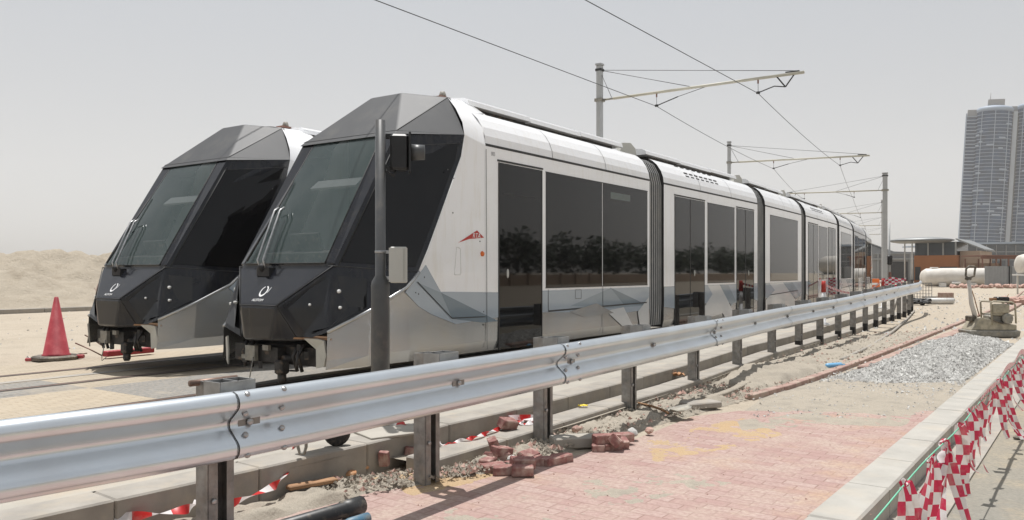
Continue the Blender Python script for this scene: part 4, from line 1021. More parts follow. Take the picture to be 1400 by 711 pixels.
dd = (e_ - a_).normalized(); mb.box((a_ + e_) / 2, ((e_ - a_).length, .14, .09), atan2(dd.y, dd.x), 0, .01); tag(mb.build('timber_beam', 'red'), 'red painted timber beam on the ground under the left tram nose', 'timber')
# faint barrier along the sand bank foot
for k in range(9):
    p = st(-11.2 + k * 3.2 + random.uniform(-.6, .6), -25.5 + random.uniform(-.8, .4), .35); f_ = MB()
    f_.tube([p, p + Vector((random.uniform(-.25, .25), 0, .75))], .022, 5); f_.tube([p + Vector((0, 0, .6)), p + Vector((.35, .1, .15))], .014, 4)
    tag(f_.build('fence_stake', 'redkerb'), 'thin pinkish stake with a brace at the foot of the sand bank', 'stake', 'stakes along the sand bank')

# ---------------------------------------------------------------- loose things between rail and kerbs
def brick(x, y, z, rz, tx=0, ty=0, size=(.2, .1, .07), mat='brick', seed=0):
    mb = MB(); rot = Matrix.Rotation(rz, 3, 'Z') @ Matrix.Rotation(tx, 3, 'X') @ Matrix.Rotation(ty, 3, 'Y')
    mb.box((0, 0, 0), size, rot, 0, .007)
    rnd = random.Random(seed)
    k = rnd.randrange(8); mb.v = [tuple(c + rnd.uniform(-.005, .005) for c in v) for v in mb.v]
    o = mb.build('paving_brick', mat); p = at(x, y, z); o.location = (p.x, p.y, z); return o
p1 = [(676, 612, .12, .3, .2, 1.2), (686, 617, .10, .9, .1, .2), (679, 626, .05, .2, -.4, .1), (667, 633, .05, 1.2, 0, 0), (674, 640, .04, .4, 0, 0), (693, 643, .035, .1, 0, 0), (714, 643, .05, .0, 0, 0), (715, 632, .08, .3, .15, .1), (722, 624, .06, 1.0, .5, .0), (727, 628, .03, .2, 0, 0), (741, 631, .03, .1, 0, 0), (757, 630, .03, .7, 0, 0), (768, 627, .03, .5, 0, 0), (704, 636, .03, .8, 0, 0)]
for i, a_ in enumerate(p1): tag(brick(a_[0], a_[1], a_[2], a_[3], a_[4], a_[5], (.17 + .05 * (i % 3) / 2, .1, .075), 'brick', i), 'loose dark red paving brick in the pile at the foot of the third post', 'brick', 'bricks piled by the third post')
p2 = [(829, 600, .10, .3, .0, 0, .24), (826, 606, .05, .2, .1, 0, .2), (842, 602, .09, 1.2, .7, .2, .2), (852, 598, .07, .5, 0, 0, .18), (836, 609, .04, .4, .2, 0, .2), (818, 613, .025, 1.5, 0, 0, .12), (847, 606, .05, .2, .3, 0, .16)]
for i, a_ in enumerate(p2): tag(brick(a_[0], a_[1], a_[2], a_[3], a_[4], a_[5], (a_[6], .11, .08), 'brick', i + 40), 'broken red paving brick in the small heap before the fourth post', 'brick', 'bricks heaped before the fourth post')
tag(brick(694, 579, .18, .6, .3, .2, (.18, .10, .09), 'brick', 77), 'single red brick weighing down the tangled tape on the lower kerb', 'brick')
tag(brick(525, 627, .10, 1.4, 0, 1.4, (.12, .08, .06), 'brick', 78), 'small red brick standing on end below the upper kerb', 'brick')
tag(brick(563, 618, .09, .3, 0, .2, (.13, .09, .08), 'brick', 79), 'small red brick half hidden left of the second post', 'brick')
def stone(px, py, z, r, mat, lab, seed, flat=.7):
    mb = MB().rock((0, 0, 0), r, 0, flat, seed); o = mb.build('stone', mat); p = at(px, py, z); o.location = (p.x, p.y, z + r * .25); tag(o, lab, 'stone')
    md = o.modifiers.new('b', 'BEVEL'); md.width = r * .12; md.segments = 1
stone(404, 649, .05, .085, 'brickp', 'big pinkish stone against the foot of the upper kerb', 1)
stone(480, 649, .03, .055, 'orangest', 'flat orange stone nearest the plank on the paving edge', 2, .4)
stone(499, 641, .03, .06, 'orangest', 'flat orange stone next to the dark brick crumbs', 3, .4)
stone(494, 636, .03, .04, 'brick', 'dark red crumbled stone above the orange ones', 4, .6)
stone(787, 589, .06, .06, 'brickp', 'rounded tan stone on the dirt between third and fourth posts', 5)
stone(888, 590, .04, .055, 'brickp', 'pink stone lying alone in front of the fourth post', 6)
stone(700, 632, .04, .07, 'stone', 'pale rubble lump in the middle of the brick pile', 7)
stone(866, 594, .06, .07, 'stone', 'pale rubble lump right of the small brick heap', 8)
# plank
a_, e_ = at(395, 668, .06), at(458, 655, .07); dd = (e_ - a_).normalized()
mb = MB().box((a_ + e_) / 2, ((e_ - a_).length * 1.05, .075, .03), atan2(dd.y, dd.x), 0, .006); tag(mb.build('plank', 'wood'), 'brown timber plank lying at the foot of the upper kerb', 'plank')
# fallen kerb stones
mb = MB(); c_ = at(790, 603, .05); mb.box(c_, (.50, .20, .10), atan2(.82, .57) - .75, 0, .012); tag(mb.build('kerb_stone', 'conc'), 'pale loose kerb block lying between the two brick heaps', 'kerb stone')
mb = MB(); c_ = at(958, 553, .05); mb.box(c_, (.46, .22, .07), .45, 0, .012); tag(mb.build('kerb_stone', 'concd'), 'thin loose slab lying in the dirt right of the shovel', 'kerb stone')
mb = MB(); P = [at(x, y, .045) for x, y in ((966, 546), (985, 541), (1003, 534), (1022, 524))]
for a_, e_ in zip(P[:-1], P[1:]):
    dd = (e_ - a_).normalized(); mb.box((a_ + e_) / 2, ((e_ - a_).length, .10, .07), atan2(dd.y, dd.x), 0, .01)
tag(mb.build('concrete_haunch', 'dirt'), 'low crumbly concrete ridge in the dirt beside the fifth post', 'concrete')
# shovel
sv = empty('shovel', at(912, 564, .05), 0, 'old shovel lying in the dirt between fourth and fifth posts', 'shovel')
o0 = at(912, 564, .05)
mb = MB().tube([at(873, 551, .08) - o0, at(890, 555, .09) - o0, at(905, 560, .09) - o0, at(914, 565, .07) - o0], .014, 7); mb.build('handle', 'wood', sv)
mb = MB(); a_ = at(914, 565, .07) - o0; u = Vector((.9, .25, 0)).normalized(); w_ = Vector((-u.y, u.x, 0)); rings = []
for f, ww, zz in ((0, .04, .02), (.05, .11, .01), (.14, .125, .015), (.22, .10, .035), (.27, .03, .055)):
    rings.append([a_ + u * f + w_ * ww * k + Vector((0, 0, zz + .03 * abs(k))) for k in (-1, -.5, 0, .5, 1)])
mb.loft(rings, 0, False, False, True); mb.build('blade', 'machineg', sv, solid=.003)
# bottle, rags
mb = MB(); c_ = at(1142, 500, .05); u = Vector((.75, .4, 0)).normalized(); mb.tube([c_ - u * .22, c_ - u * .19, c_ + u * .12, c_ + u * .18, c_ + u * .22], [.03, .05, .05, .02, .02], 12); tag(mb.build('water_bottle', 'blue'), 'blue plastic bottle lying on the dirt by the red edging', 'bottle')
def rag(name, px, py, z, s_, mat, lab, seed):
    rnd = random.Random(seed); mb = MB(); n = 7; vs = [(s_ * (i / n - .5) + rnd.uniform(-.01, .01), s_ * .6 * (j / n - .5), rnd.uniform(0, s_ * .25)) for i in range(n + 1) for j in range(n + 1)]
    mb.add(vs, [(i * (n + 1) + j, i * (n + 1) + j + 1, (i + 1) * (n + 1) + j + 1, (i + 1) * (n + 1) + j) for i in range(n) for j in range(n)], 0, True)
    o = mb.build(name, mat, solid=.002); o.location = at(px, py, z); tag(o, lab, 'rag')
rag('rag', 797, 556, .13, .10, 'yellow', 'small yellow rag lying on the lower kerb', 1)
rag('rag', 1024, 503, .10, .13, 'yellow', 'crumpled yellow rag on the dirt heap behind the sixth post', 2)
rag('rag', 925, 514, .13, .22, 'orangest', 'orange crumpled rag on the lower kerb between fourth and fifth posts', 3)
# pipes in the foreground
pd = (at(497, 688, .07) - at(412, 713, .07)).normalized()
def hollow(name, tip, dr, L, r, mat, lab):
    o = empty(name, tip, 0, lab, 'pipe'); mb = MB(); e_ = dr * -L
    u = Vector((0, 0, 1)).cross(dr).normalized(); w_ = dr.cross(u); rings = []
    for (p, rr) in ((e_, r), (dr * -.16, r), (dr * -.155, r * 1.17), (dr * 0, r * 1.17), (dr * 0, r * .85), (dr * -.3, r * .85)):
        rings.append([p + rr * (cos(2 * pi * k / 20) * u + sin(2 * pi * k / 20) * w_) for k in range(20)])
    mb.loft(rings, 0, True, False, True); mb.build('pipe_body', mat, o); return o
hollow('plastic_pipe', at(494, 690, .075), pd, 1.2, .050, 'pipe', 'black plastic pipe with dusty socket end lying on the paving in the foreground')
hollow('plastic_pipe', at(503, 708, .04), pd, .9, .030, 'bluedirty', 'thin dirty blue pipe lying beside the black one')
# hand trolley hidden mostly by the rail
tr = empty('hand_trolley', at(440, 600, .24), .9, 'low hand trolley showing its wheel and caster under the rail', 'trolley')
o0 = at(440, 600, .24)
mb = MB(); wc = at(461, 609, .24) - o0 + Vector((0, 0, .10)); inv = Matrix.Rotation(-.9, 3, 'Z')
def loc(v): return inv @ Vector(v)
mb.lathe(loc(wc), [(.05, -.028), (.095, -.028), (.105, -.01), (.105, .01), (.095, .028), (.05, .028)], 22, 0, inv @ Vector((.45, -.9, 0))); mb.build('wheel', 'tyre', tr)
mb = MB().lathe(loc(wc), [(.05, -.024), (.05, .024)], 14, 0, inv @ Vector((.45, -.9, 0))); mb.build('hub', 'machineg', tr)
ce = at(412, 626, .24) - o0
mb = MB(); P = [ce + Vector((-.02, 0, .26)), ce + Vector((-.025, 0, .08)), ce + Vector((-.01, 0, .03)), ce + Vector((.02, 0, .03)), ce + Vector((.035, 0, .08)), ce + Vector((.035, 0, .26))]
mb.tube([loc(p) for p in P], .012, 8); mb.build('caster_fork', 'machineg', tr)
mb = MB(); c_ = loc((wc + ce) / 2 + Vector((0, .05, .22))); mb.box(c_, (.35, .22, .05), None, 0, .01); mb.build('platform', 'machineg', tr)

# loose tape pieces: twisted ribbons
def twist_tape(name, pts, w, lab, seed, turns=6, kv=9, mat='tape2'):
    rnd = random.Random(seed); P = catmull([Vector(p) for p in pts], 8); ph = rnd.random() * 6; wd = []; 
    for i, p in enumerate(P):
        a_ = ph + turns * 2 * pi * i / len(P); d_ = (P[min(i + 1, len(P) - 1)] - P[max(i - 1, 0)]).normalized(); u = d_.cross(Vector((0, 0, 1)));
        u = u.normalized() if u.length > .01 else Vector((1, 0, 0)); wd.append(u * cos(a_ * .5) * 1.0 + d_.cross(u) * sin(a_ * .5) * .6)
    mb = MB().ribbon(P, wd, w, 0, kv); o = mb.build(name, mat, fix=False); tag(o, lab, 'barrier tape'); return o
twist_tape('tape_scrap', [at(402, 596, .30), at(400, 618, .22), at(393, 640, .17), at(383, 658, .13), at(368, 668, .12), at(345, 678, .12), at(318, 688, .12)], .055, 'striped tape scrap hanging from the upper kerb down to the paving', 1, 2.5)
twist_tape('tape_scrap', [at(272, 684, .14), at(262, 694, .12), at(235, 700, .12), at(200, 704, .12), at(150, 710, .12)], .06, 'striped tape scrap trailing at the bottom left under the rail', 2, 2)
twist_tape('tape_scrap', [at(600, 606, .10), at(612, 608, .11), at(632, 602, .13), at(650, 598, .14), at(672, 590, .14), at(690, 584, .14)], .045, 'thin striped tape trail along the lower kerb towards the brick', 3)
rnd = random.Random(5); o0 = at(712, 578, .13); P = [o0 + Vector((rnd.uniform(-.13, .13), rnd.uniform(-.08, .08), rnd.uniform(.0, .05))) for _ in range(14)]
twist_tape('tape_scrap', P, .055, 'crumpled bunch of striped tape beside the brick on the lower kerb', 4, 3)
twist_tape('tape_scrap', [at(526, 580, .25), at(545, 579, .26), at(556, 582, .25)], .05, 'small striped tape end lying on the walkway slab', 6, 1)
a_ = at(535, 590, .245); mb = MB().box(a_, (.55, .40, .02), .6, 0, .004); tag(mb.build('cover_slab', 'conc'), 'thin pale cover slab lying on the walkway behind the second post', 'slab')

# ---------------------------------------------------------------- barrier tape on a green rope beside the road
def rope_pt(l, z=.5):
    b_ = Vector((1.9, 3.98)) + dK * l; return Vector((b_.x, b_.y, z))
bt = empty('barrier_tape', rope_pt(0, -.17), 0, 'red and white checked barrier tape strips knotted to a green rope along the road kerb', 'barrier tape')
bo = Vector(bt.location)
mb = MB(); P = []
for k in range(60):
    l = -1.2 + 14 * k / 59; p = rope_pt(l, .5 + .012 * sin(l * 2.2)); P.append(p - bo)
mb.tube(P, .0045, 5); mb.build('rope', 'green', bt)
rnd = random.Random(11)
def strip_h(l, length, w=.062, sway=(0, 0), kink=0., ph=0., lean=Vector((0, 0, 0))):
    mb = MB(); p0 = rope_pt(l); n = 16; pts = []; wd = []
    for i in range(n + 1):
        f = i / n
        zz = -length * f
        p = p0 + lean * (f * length) + Vector((0, 0, zz + .01)) + Vector((nK.x, nK.y, 0)) * (.02 * sin(f * 5 + ph) + sway[0] * f * f) + Vector((dK.x, dK.y, 0)) * (.02 * sin(f * 4 + ph * 2) + sway[1] * f * f)
        if p.z < -.165: p.z = -.165 + .004 * i; 
        pts.append(p - bo); a_ = ph + kink * f
        pinch = .45 + .55 * min(1, f * 5)
        wd.append((Vector((1, -.25, 0)) * cos(a_) + Vector((.3, 1, 0)) * sin(a_)))
    # ribbon with varying width
    o_ = mb; base = len(o_.v); L = 0; vv = []; vs = []
    for i, p in enumerate(pts):
        if i: L += (p - pts[i - 1]).length
        pin = .4 + .6 * min(1, i / n * 6); u = wd[i].normalized() * w / 2 * pin; bend = Vector((0, -1, 0)) * .006 * sin(i * .9 + ph)
        vs += [p - u, p + bend, p + u]; vv.append(L * 13.5)
    for i in range(n):
        for j in range(2):
            a2_ = i * 3 + j; idx = len(o_.f); o_.f.append((a2_, a2_ + 1, a2_ + 4, a2_ + 3)); o_.m.append(0); o_.sm.append(True)
            o_.uv[idx] = [(j * .5, vv[i]), ((j + 1) * .5, vv[i]), ((j + 1) * .5, vv[i + 1]), (j * .5, vv[i + 1])]
    o_.v += [tuple(v) for v in vs]; o_.build('tape_strip', 'tape', bt, fix=False)
def knot(l):
    p = rope_pt(l) - bo; mb = MB(); r_ = random.Random(int(l * 100)); P = [p + Vector((r_.uniform(-.022, .022), r_.uniform(-.02, .02), r_.uniform(-.02, .03))) for _ in range(7)]
    mb.ribbon(catmull(P, 3), Vector((.7, .2, .6)), .035, 0, 17); mb.build('knot', 'tape', bt, fix=False)
# strips: (position along rope, length, sway across, sway along)
rp = lambda px: (lambda D: ((Vector(((px - 700) / F * D, D)) - Vector((1.9, 3.98))).dot(dK)))
def lrope(px):
    best = min([k * .01 for k in range(-80, 1300)], key=lambda l: abs(700 + F * rope_pt(l).x / rope_pt(l).y - px)); return best
specs = [(1232, .62, .00, .0, 0, 0), (1240, .62, .03, .0, .5, .2), (1268, .58, -.02, .0, .4, 1.4), (1272, .60, -.02, 0, .3, .3), (1290, .18, .04, .02, 1.2, .2), (1290, .66, -.24, -.05, 1., .9), (1292, .74, .30, -.12, .6, .1), (1291, .60, .02, -.16, .9, 1.0),
         (1311, .42, .03, .02, .4, .1), (1316, .36, .10, .0, .6, .3), (1314, .52, .06, .0, .3, .0), (1327, .40, .05, 0, .5, .3), (1331, .44, .12, .0, .4, .1), (1340, .30, .06, .0, .5, .4), (1352, .26, -.04, .0, .6, .5), (1354, .40, .02, 0, .3, .4),
         (1362, .46, .12, 0, .4, .1), (1366, .52, .18, 0, .4, .2), (1369, .54, .22, 0, .3, .0), (1375, .40, .10, 0, .5, .2), (1379, .46, .14, 0, .5, .4), (1383, .40, .20, 0, .4, .1), (1387, .34, .06, 0, .5, .3), (1391, .42, .14, 0, .4, .3), (1395, .36, .04, 0, .4, .5), (1399, .44, .1, 0, .4, .1)]
for (px, ln_, sa, sb_, kk, ph) in specs: strip_h(lrope(px), ln_ + rnd.uniform(-.05, .05), .092 if px < 1345 else .085, (sa, sb_), kk * rnd.uniform(1.2, 3.2), ph + rnd.uniform(-.4, .4))
for px in (1236, 1270, 1290, 1312, 1328, 1352, 1367, 1380, 1390): knot(lrope(px))
# tape lying back along the kerb between knots
for (x0, x1, dz) in ((1352, 1367, -.05), (1367, 1386, .06), (1386, 1402, .08), (1328, 1350, -.03), (1340, 1362, .02)):
    a_, e_ = rope_pt(lrope(x0)), rope_pt(lrope(x1)); P = [a_.lerp(e_, k / 8) + Vector((0, 0, dz * sin(pi * k / 8) + .01)) - bo for k in range(9)]
    mb = MB().ribbon(P, Vector((.3, .2, 1)), .07, 0, 16.6); mb.build('tape_strip', 'tape', bt, fix=False)
# stake with feet at the right edge
q = atD(1408, 8.6, -.18); sk = empty('barrier_stand', q, .3, 'dark footed barrier stand at the right edge of the road', 'barrier stand')
mb = MB(); mb.box((0, 0, .02), (.42, .06, .035), None, 0, .01); mb.box((0, 0, .05), (.05, .36, .03), None, 0, .01); mb.build('foot', 'machined', sk)
mb = MB().tube([(0, 0, .04), (0, 0, .72)], .022, 8); mb.build('upright', 'redp', sk)

# ---------------------------------------------------------------- plate compactor
cq = at(1352, 460, 0); pc = empty('plate_compactor', cq, -.05, 'dusty yellow-grey plate compactor with raised handle standing at the gravel end', 'compactor')
k_ = 1.22
mb = MB(); rings = []
for z_, x0_, x1_, yy in ((0.0, -.48, .50, .28), (.02, -.58, .58, .30), (.15, -.60, .60, .31), (.17, -.58, .58, .29)):
    rings.append([(x0_, -yy, z_), (x1_, -yy, z_), (x1_, yy, z_), (x0_, yy, z_)])
mb.loft(rings, 0, True, True); mb.build('base_plate', 'machineg', pc, bevel=.01)
mb = MB(); mb.slab([(-.56, -.25, .17), (.54, -.25, .17), (.54, -.25, .30), (.20, -.25, .36), (-.28, -.25, .48), (-.36, -.25, .46)], (0, .5, 0)); mb.build('housing', 'machine', pc, bevel=.02)
mb = MB()
for y_ in (-.24, .24):
    for P in ([(-.05, y_, .30), (-.08, y_, .84), (-.03, y_, .88), (.42, y_, .86), (.50, y_, .80), (.52, y_, .34)], [(-.05, y_, .56), (.46, y_, .54)]): mb.tube(P, .022, 8)
for x_, z_ in ((-.05, .87), (.45, .85)): mb.tube([(x_, -.24, z_), (x_, .24, z_)], .02, 8)
mb.build('roll_cage', 'machine', pc)
mb = MB(); mb.box((.18, 0, .44), (.50, .38, .24), None, 1, .05); mb.box((.16, -.20, .70), (.40, .16, .24), None, 0, .03); mb.lathe((.30, -.24, .46), [(.13, 0), (.13, .05), (.10, .07)], 18, 1, (0, -1, 0)); mb.box((.36, .05, .66), (.16, .2, .16), None, 2, .02)
mb.tube([(-.1, -.2, .5), (.0, -.27, .4), (.2, -.28, .34), (.4, -.27, .36)], .02, 8, 2)
mb.build('engine', ['machine', 'machineg', 'machined'], pc)
mb = MB(); mb.box((.30, 0, .93), (.30, .22, .11), None, 0, .02); mb.box((.10, 0, .92), (.12, .16, .08), None, 1, .01); mb.build('air_filter', ['bitumen', 'wood'], pc)
mb = MB(); mb.tube([(-.30, 0, .38), (-.42, 0, .80), (-.50, 0, 1.45)], [.055, .05, .04], 10, 0); mb.box((-.44, 0, .45), (.18, .2, .14), .3, 1, .02)
P = [(-.50, -.13, 1.45), (-.56, -.13, 1.50), (-.55, -.13, 1.68), (-.48, -.13, 1.74), (-.36, -.13, 1.74), (-.33, -.13, 1.70), (-.36, -.13, 1.5), (-.48, -.13, 1.45)]
mb.tube([(x, 0, z) for x, y, z in P], .026, 8, 1); mb.box((-.5, 0, 1.44), (.14, .1, .08), None, 1, .02)
mb.build('handle', ['tarp', 'machined'], pc)
mb = MB(); mb.tube([(-.18, .1, .5), (-.30, .1, .95), (-.36, .1, 1.14)], .012, 6); mb.tube([(.45, .15, .85), (.56, .15, 1.05)], .008, 6); mb.build('lever', 'wood', pc)
pc.scale = (1.0, 1.0, 1.0)

# ---------------------------------------------------------------- far right: tank, hoarding, blocks, slabs
def rubble(name, px, D, n, spread, r, lab, mat='stone', seed=1):
    rnd = random.Random(seed); mb = MB(); c_ = atD(px, D, 0)
    for k in range(n): mb.rock((c_.x + rnd.uniform(-spread, spread), c_.y + rnd.uniform(-.8, .8), r * .3 + rnd.uniform(0, r * .5)), r * rnd.uniform(.5, 1.2), 0, .7, rnd.random())
    o = mb.build(name, mat); o['kind'] = 'stuff'; o['label'] = lab; o['category'] = 'rubble'; return o
tk = empty('storage_tank', atD(1323, 86, 0), 0, 'long white sheet-covered cylinder lying on the sand before the orange building', 'tank')
mb = MB(); rings = []
for i, (x_, r_) in enumerate([(-4.85, .4), (-4.75, .78), (-4.4, .98), (-3, 1.03), (-1.2, 1.05), (0, 1.03), (1.6, 1.04), (3.2, 1.06), (4.3, 1.0), (4.75, .8), (4.85, .4)]):
    rings.append([(x_, r_ * 1.0 * cos(2 * pi * k / 22), 1.0 + r_ * sin(2 * pi * k / 22) * (1 if sin(2 * pi * k / 22) > 0 else .95)) for k in range(22)])
mb.loft(rings, 0, True, True, True); mb.build('shell', 'tarp', tk)
mb = MB()
for x_ in (-3.6, 3.4): mb.box((x_, 0, 2.07), (.7, .5, .10), None, 0, .03)
for x_ in (-3.2, 0, 3.2): mb.box((x_, -.95, .22), (.7, .3, .45), None, 0, .03)
mb.box((-1.9, -1.2, .45), (.9, .3, .22), None, 0, .04); mb.build('saddle', 'offwhite', tk)
rubble('rubble_row', 1352, 80, 60, 3.6, .33, 'stone and brick rubble heaped below the grey hoarding panels', 'brickp', 3)
for i, (x0, x1, y0, y1, D) in enumerate(((1351.5, 1377.5, 364.5, 389, 82), (1382, 1401, 364.5, 387, 82))):
    a_, e_ = atD(x0, D, 0), atD(x1, D + 1, 0); zt = CAM + (HZ - y0) / F * D
    h_ = empty('hoarding_panel', (a_ + e_) / 2, 0, ['grey hoarding panel next to the white cylinder end', 'grey hoarding panel at the right edge beside the white tank'][i], 'hoarding', 'grey hoarding panels'); c0 = (a_ + e_) / 2
    mb = MB(); mb.box((0, 0, zt / 2 + .1), ((e_ - a_).length, .06, zt - .1), None); n_ = 9
    for k in range(n_): mb.box((-(e_ - a_).length / 2 + (k + .5) * (e_ - a_).length / n_, -.045, zt / 2 + .1), (.06, .03, zt - .14))
    mb.build('sheet', 'hoard', h_)
    mb = MB()
    for x_ in (-.9, .9): mb.box((x_, .25, .4), (.08, .5, .8)); mb.box((x_, .1, .1), (.5, .6, .2))
    mb.build('foot', 'concd', h_)
wt = empty('water_tank', atD(1404, 58, 0), 0, 'rounded white water tank cut by the right picture edge', 'water tank')
mb = MB(); rings = []
for (x_, r_) in ((-.62, .3), (-.6, .55), (-.48, .72), (-.2, .80), (1.4, .80), (1.7, .7), (1.8, .4)):
    rings.append([(x_, r_ * cos(2 * pi * k / 20), 2.15 + r_ * .95 * sin(2 * pi * k / 20)) for k in range(20)])
mb.loft(rings, 0, True, True, True); mb.build('vessel', 'tarp', wt)
mb = MB()
for x_ in (-.3, 1.3):
    for y_ in (-.6, .6): mb.tube([(x_, y_, 0), (x_, y_, 1.8)], .06, 8)
mb.box((.5, 0, 1.40), (2.3, 1.4, .1)); mb.build('stand', 'offwhite', wt)
rubble('block_heap', 1399, 40, 22, .7, .32, 'heap of pink blocks at the right picture edge below the tank', 'brickp', 9)
for i, (x, y, sx, sy, sz, rz, mat, lab) in enumerate(((1281, 411, 1.6, .9, .12, .2, 'concd', 'flat concrete slab lying on the sand beyond the rail end'), (1293, 410, .7, .5, .42, .3, 'redkerb', 'square concrete block standing beside the flat slab'), (1285, 416, 1.3, .35, .30, -.1, 'offwhite', 'pale concrete pipe piece in front of the flat slab'), (1272, 407, 1.0, .5, .10, .5, 'concd', 'small concrete slab nearest the rail end'))):
    mb = MB(); q = at(x, y, 0)
    if 'pipe' in lab: mb.tube([(-sx / 2, 0, .16), (sx / 2, 0, .16)], .16, 14)
    else: mb.box((0, 0, sz / 2), (sx, sy, sz), rz, 0, .02)
    o = mb.build('concrete_piece', mat); o.location = q; tag(o, lab, 'concrete')
rnd = random.Random(2); mb = MB()
for k in range(5):
    o0 = at(1256, 417, 0); P = [o0 + Vector((rnd.uniform(-.5, .5), rnd.uniform(-.7, .7), rnd.uniform(.05, .3))) for _ in range(7)]; mb.tube(catmull(P, 4), .05, 6)
tag(mb.build('cable_coil', 'bitumen'), 'tangle of thick black cable at the far end of the rail', 'cable')
P = [at(x, y, .03) for x, y in ((1150, 492), (1185, 476), (1205, 464), (1222, 452), (1240, 436), (1250, 425))]
mb = MB().tube(catmull(P, 5), .035, 6); tag(mb.build('ground_cable', 'concd'), 'grey dusty cable winding along the feet of the far posts', 'cable')

# barrier posts with tape between tram and rail in the distance
def delin(px, D, h, lab):
    e_ = empty('barrier_post', atD(px, D, .236), 0, lab, 'barrier post', 'red and white barrier posts'); mb = MB()
    mb.lathe((0, 0, 0), [(.16, 0), (.16, .05), (.06, .08), (.055, h * .45)], 12, 1); mb.lathe((0, 0, h * .45), [(.055, 0), (.05, h * .3)], 12, 1); mb.lathe((0, 0, h * .75), [(.06, 0), (.055, h * .15), (.045, h * .25)], 12, 0)
    mb.build('post_body', ['redp', 'letter'], e_); return e_
delin(1126, 20.5, 1.14, 'white barrier post with red top beside the fourth tram car'); delin(1207, 30, 1.12, 'white barrier post with red top near the tram end')
a_, e_ = atD(1126, 20.5, 1.30), atD(1207, 30, 1.30); P = [a_.lerp(e_, k / 10) + Vector((0, 0, -.35 * 4 * (k / 10) * (1 - k / 10))) for k in range(11)]
mb = MB().ribbon(P, Vector((0, 0, 1)), .06, 0, 9); tag(mb.build('barrier_tape_line', 'tape2', fix=False), 'sagging red and white tape between the two barrier posts', 'barrier tape')
fb = empty('tape_fence', atD(1222, 33, .0), R(-15), 'low barrier frame wrapped in red and white tape near the rail end', 'barrier'); mb = MB()
for x_ in (-.42, .42): mb.tube([(x_, 0, 0), (x_, 0, 1.35)], .03, 6)
mb.tube([(-.42, 0, 1.33), (.42, 0, 1.33)], .028, 6); mb.build('frame', 'bitumen', fb); mb = MB()
for k, z_ in enumerate((.7, .85, 1.0, 1.15, 1.3)): mb.ribbon([(-.45 + .1 * j, -.04 + .02 * sin(j * 2 + k), z_ + .03 * sin(j + k)) for j in range(10)], Vector((0, 0, 1)), .13, 0, 8)
mb.build('tape_wrap', 'tape', fb, fix=False)
fp = empty('mesh_fence', atD(1246, 44, .0), R(-35), 'grey mesh fence panel behind the end of the rail', 'fence'); mb = MB()
mb.box((0, 0, 1.0), (2.0, .03, .05)); mb.box((0, 0, .1), (2.0, .03, .05))
for k in range(15): mb.box((-1.0 + k / 7, 0, .55), (.03, .025, .9))
for k in range(4): mb.box((0, .01, .25 + .18 * k), (2.0, .02, .02))
mb.build('panel', 'greywall', fp)
# thin pole with black signal head
sg_ = empty('track_signal', atD(1216, 44, .1), 0, 'thin grey pole with a black signal head right of the thick mast', 'signal'); mb = MB().tube([(0, 0, 0), (0, 0, 4.2)], [.06, .045], 8); mb.build('pole', 'mast', sg_)
mb = MB().box((-.02, -.08, 2.15), (.24, .2, .52), None, 0, .04); mb.build('signal_head', 'bitumen', sg_); mb = MB().box((0, -.06, 1.1), (.12, .14, .8), None, 0, .02); mb.build('control_box', 'rust', sg_)

# ---------------------------------------------------------------- buildings
def bx(name, parent, c, s_, mat, rz=0, bev=0): return MB().box(c, s_, rz, 0, bev).build(name, mat, parent)
# station with oval canopy
D = 115.; X0 = (1283 - 700) / F * D
stn = empty('station_building', (X0, D, 0), R(-40), 'orange-brown pavilion with upper glass band and thin oval canopy', 'building')
bx('lower_wall', stn, (-.4, 4, 2.0), (5.6, 8, 4.0), 'orangewall'); bx('upper_glazing', stn, (-.4, 4, 4.95), (5.4, 7.8, 1.9), 'bldglass')
bx('side_wall', stn, (3.7, 6, 2.3), (2.5, 9, 4.6), 'tanwall')
for x_ in (-1.35, .6, 2.2): bx('mullion', stn, (x_, .03, 4.95), (.20, .12, 1.9), 'hoard')
bx('doorway', stn, (1.3, -.03, 1.4), (2.2, .12, 1.9), 'greyd'); bx('doorway', stn, (-2.7, -.03, 1.4), (.7, .12, 1.9), 'greyd')
mb = MB(); rings = []
for z_, k in ((5.78, .70), (5.95, .93), (6.12, 1.0), (6.3, .96), (6.55, .6), (6.62, .2)):
    rings.append([(-2.2 + 4.25 * k * cos(2 * pi * i / 40), -.4 + 3.0 * k * sin(2 * pi * i / 40), z_ + .0 * i) for i in range(40)])
mb.loft(rings, 0, True, True, True); mb.add([], []); mb.build('canopy', ['canopy'], stn)
mb = MB(); mb.loft([[(-2.2 + 4.3 * cos(2 * pi * i / 40), -.4 + 3.05 * sin(2 * pi * i / 40), z_) for i in range(40)] for z_ in (6.05, 6.2)], 0, True, False); mb.build('canopy_rim', 'darkroof', stn)
for x_, y_ in ((-3.1, -1.5), (-4.6, .6)): MB().tube([(x_, y_, 0), (x_, y_, 5.85)], .09, 8).build('column', 'offwhite', stn)
mb = MB().slab([(2.2, 0, 6.2), (5.2, 3, 4.7), (5.2, 11, 4.7), (2.2, 11, 6.2)], (0, 0, .18)); mb.build('side_roof', 'canopy', stn)
# brown frame sheds to the right
shd = empty('open_shed', (63.6 , 105, 0), 0, 'rust-brown open steel shed right of the orange pavilion', 'shed')
mb = MB()
for x_ in (-2.2, -.4, 1.2, 2.6):
    for y_ in (0, 4): mb.box((x_, y_, 1.7), (.14, .14, 3.4))
mb.box((.2, 0, 3.5), (5.2, .25, .35)); mb.box((.2, 0, 2.1), (5.0, .12, .18)); mb.build('frame', 'rust', shd); bx('roof', shd, (.2, 2, 3.75), (5.4, 5, .14), 'rust'); bx('back_wall', shd, (.2, 4.2, 1.4), (5.0, .1, 2.8), 'tanwall')
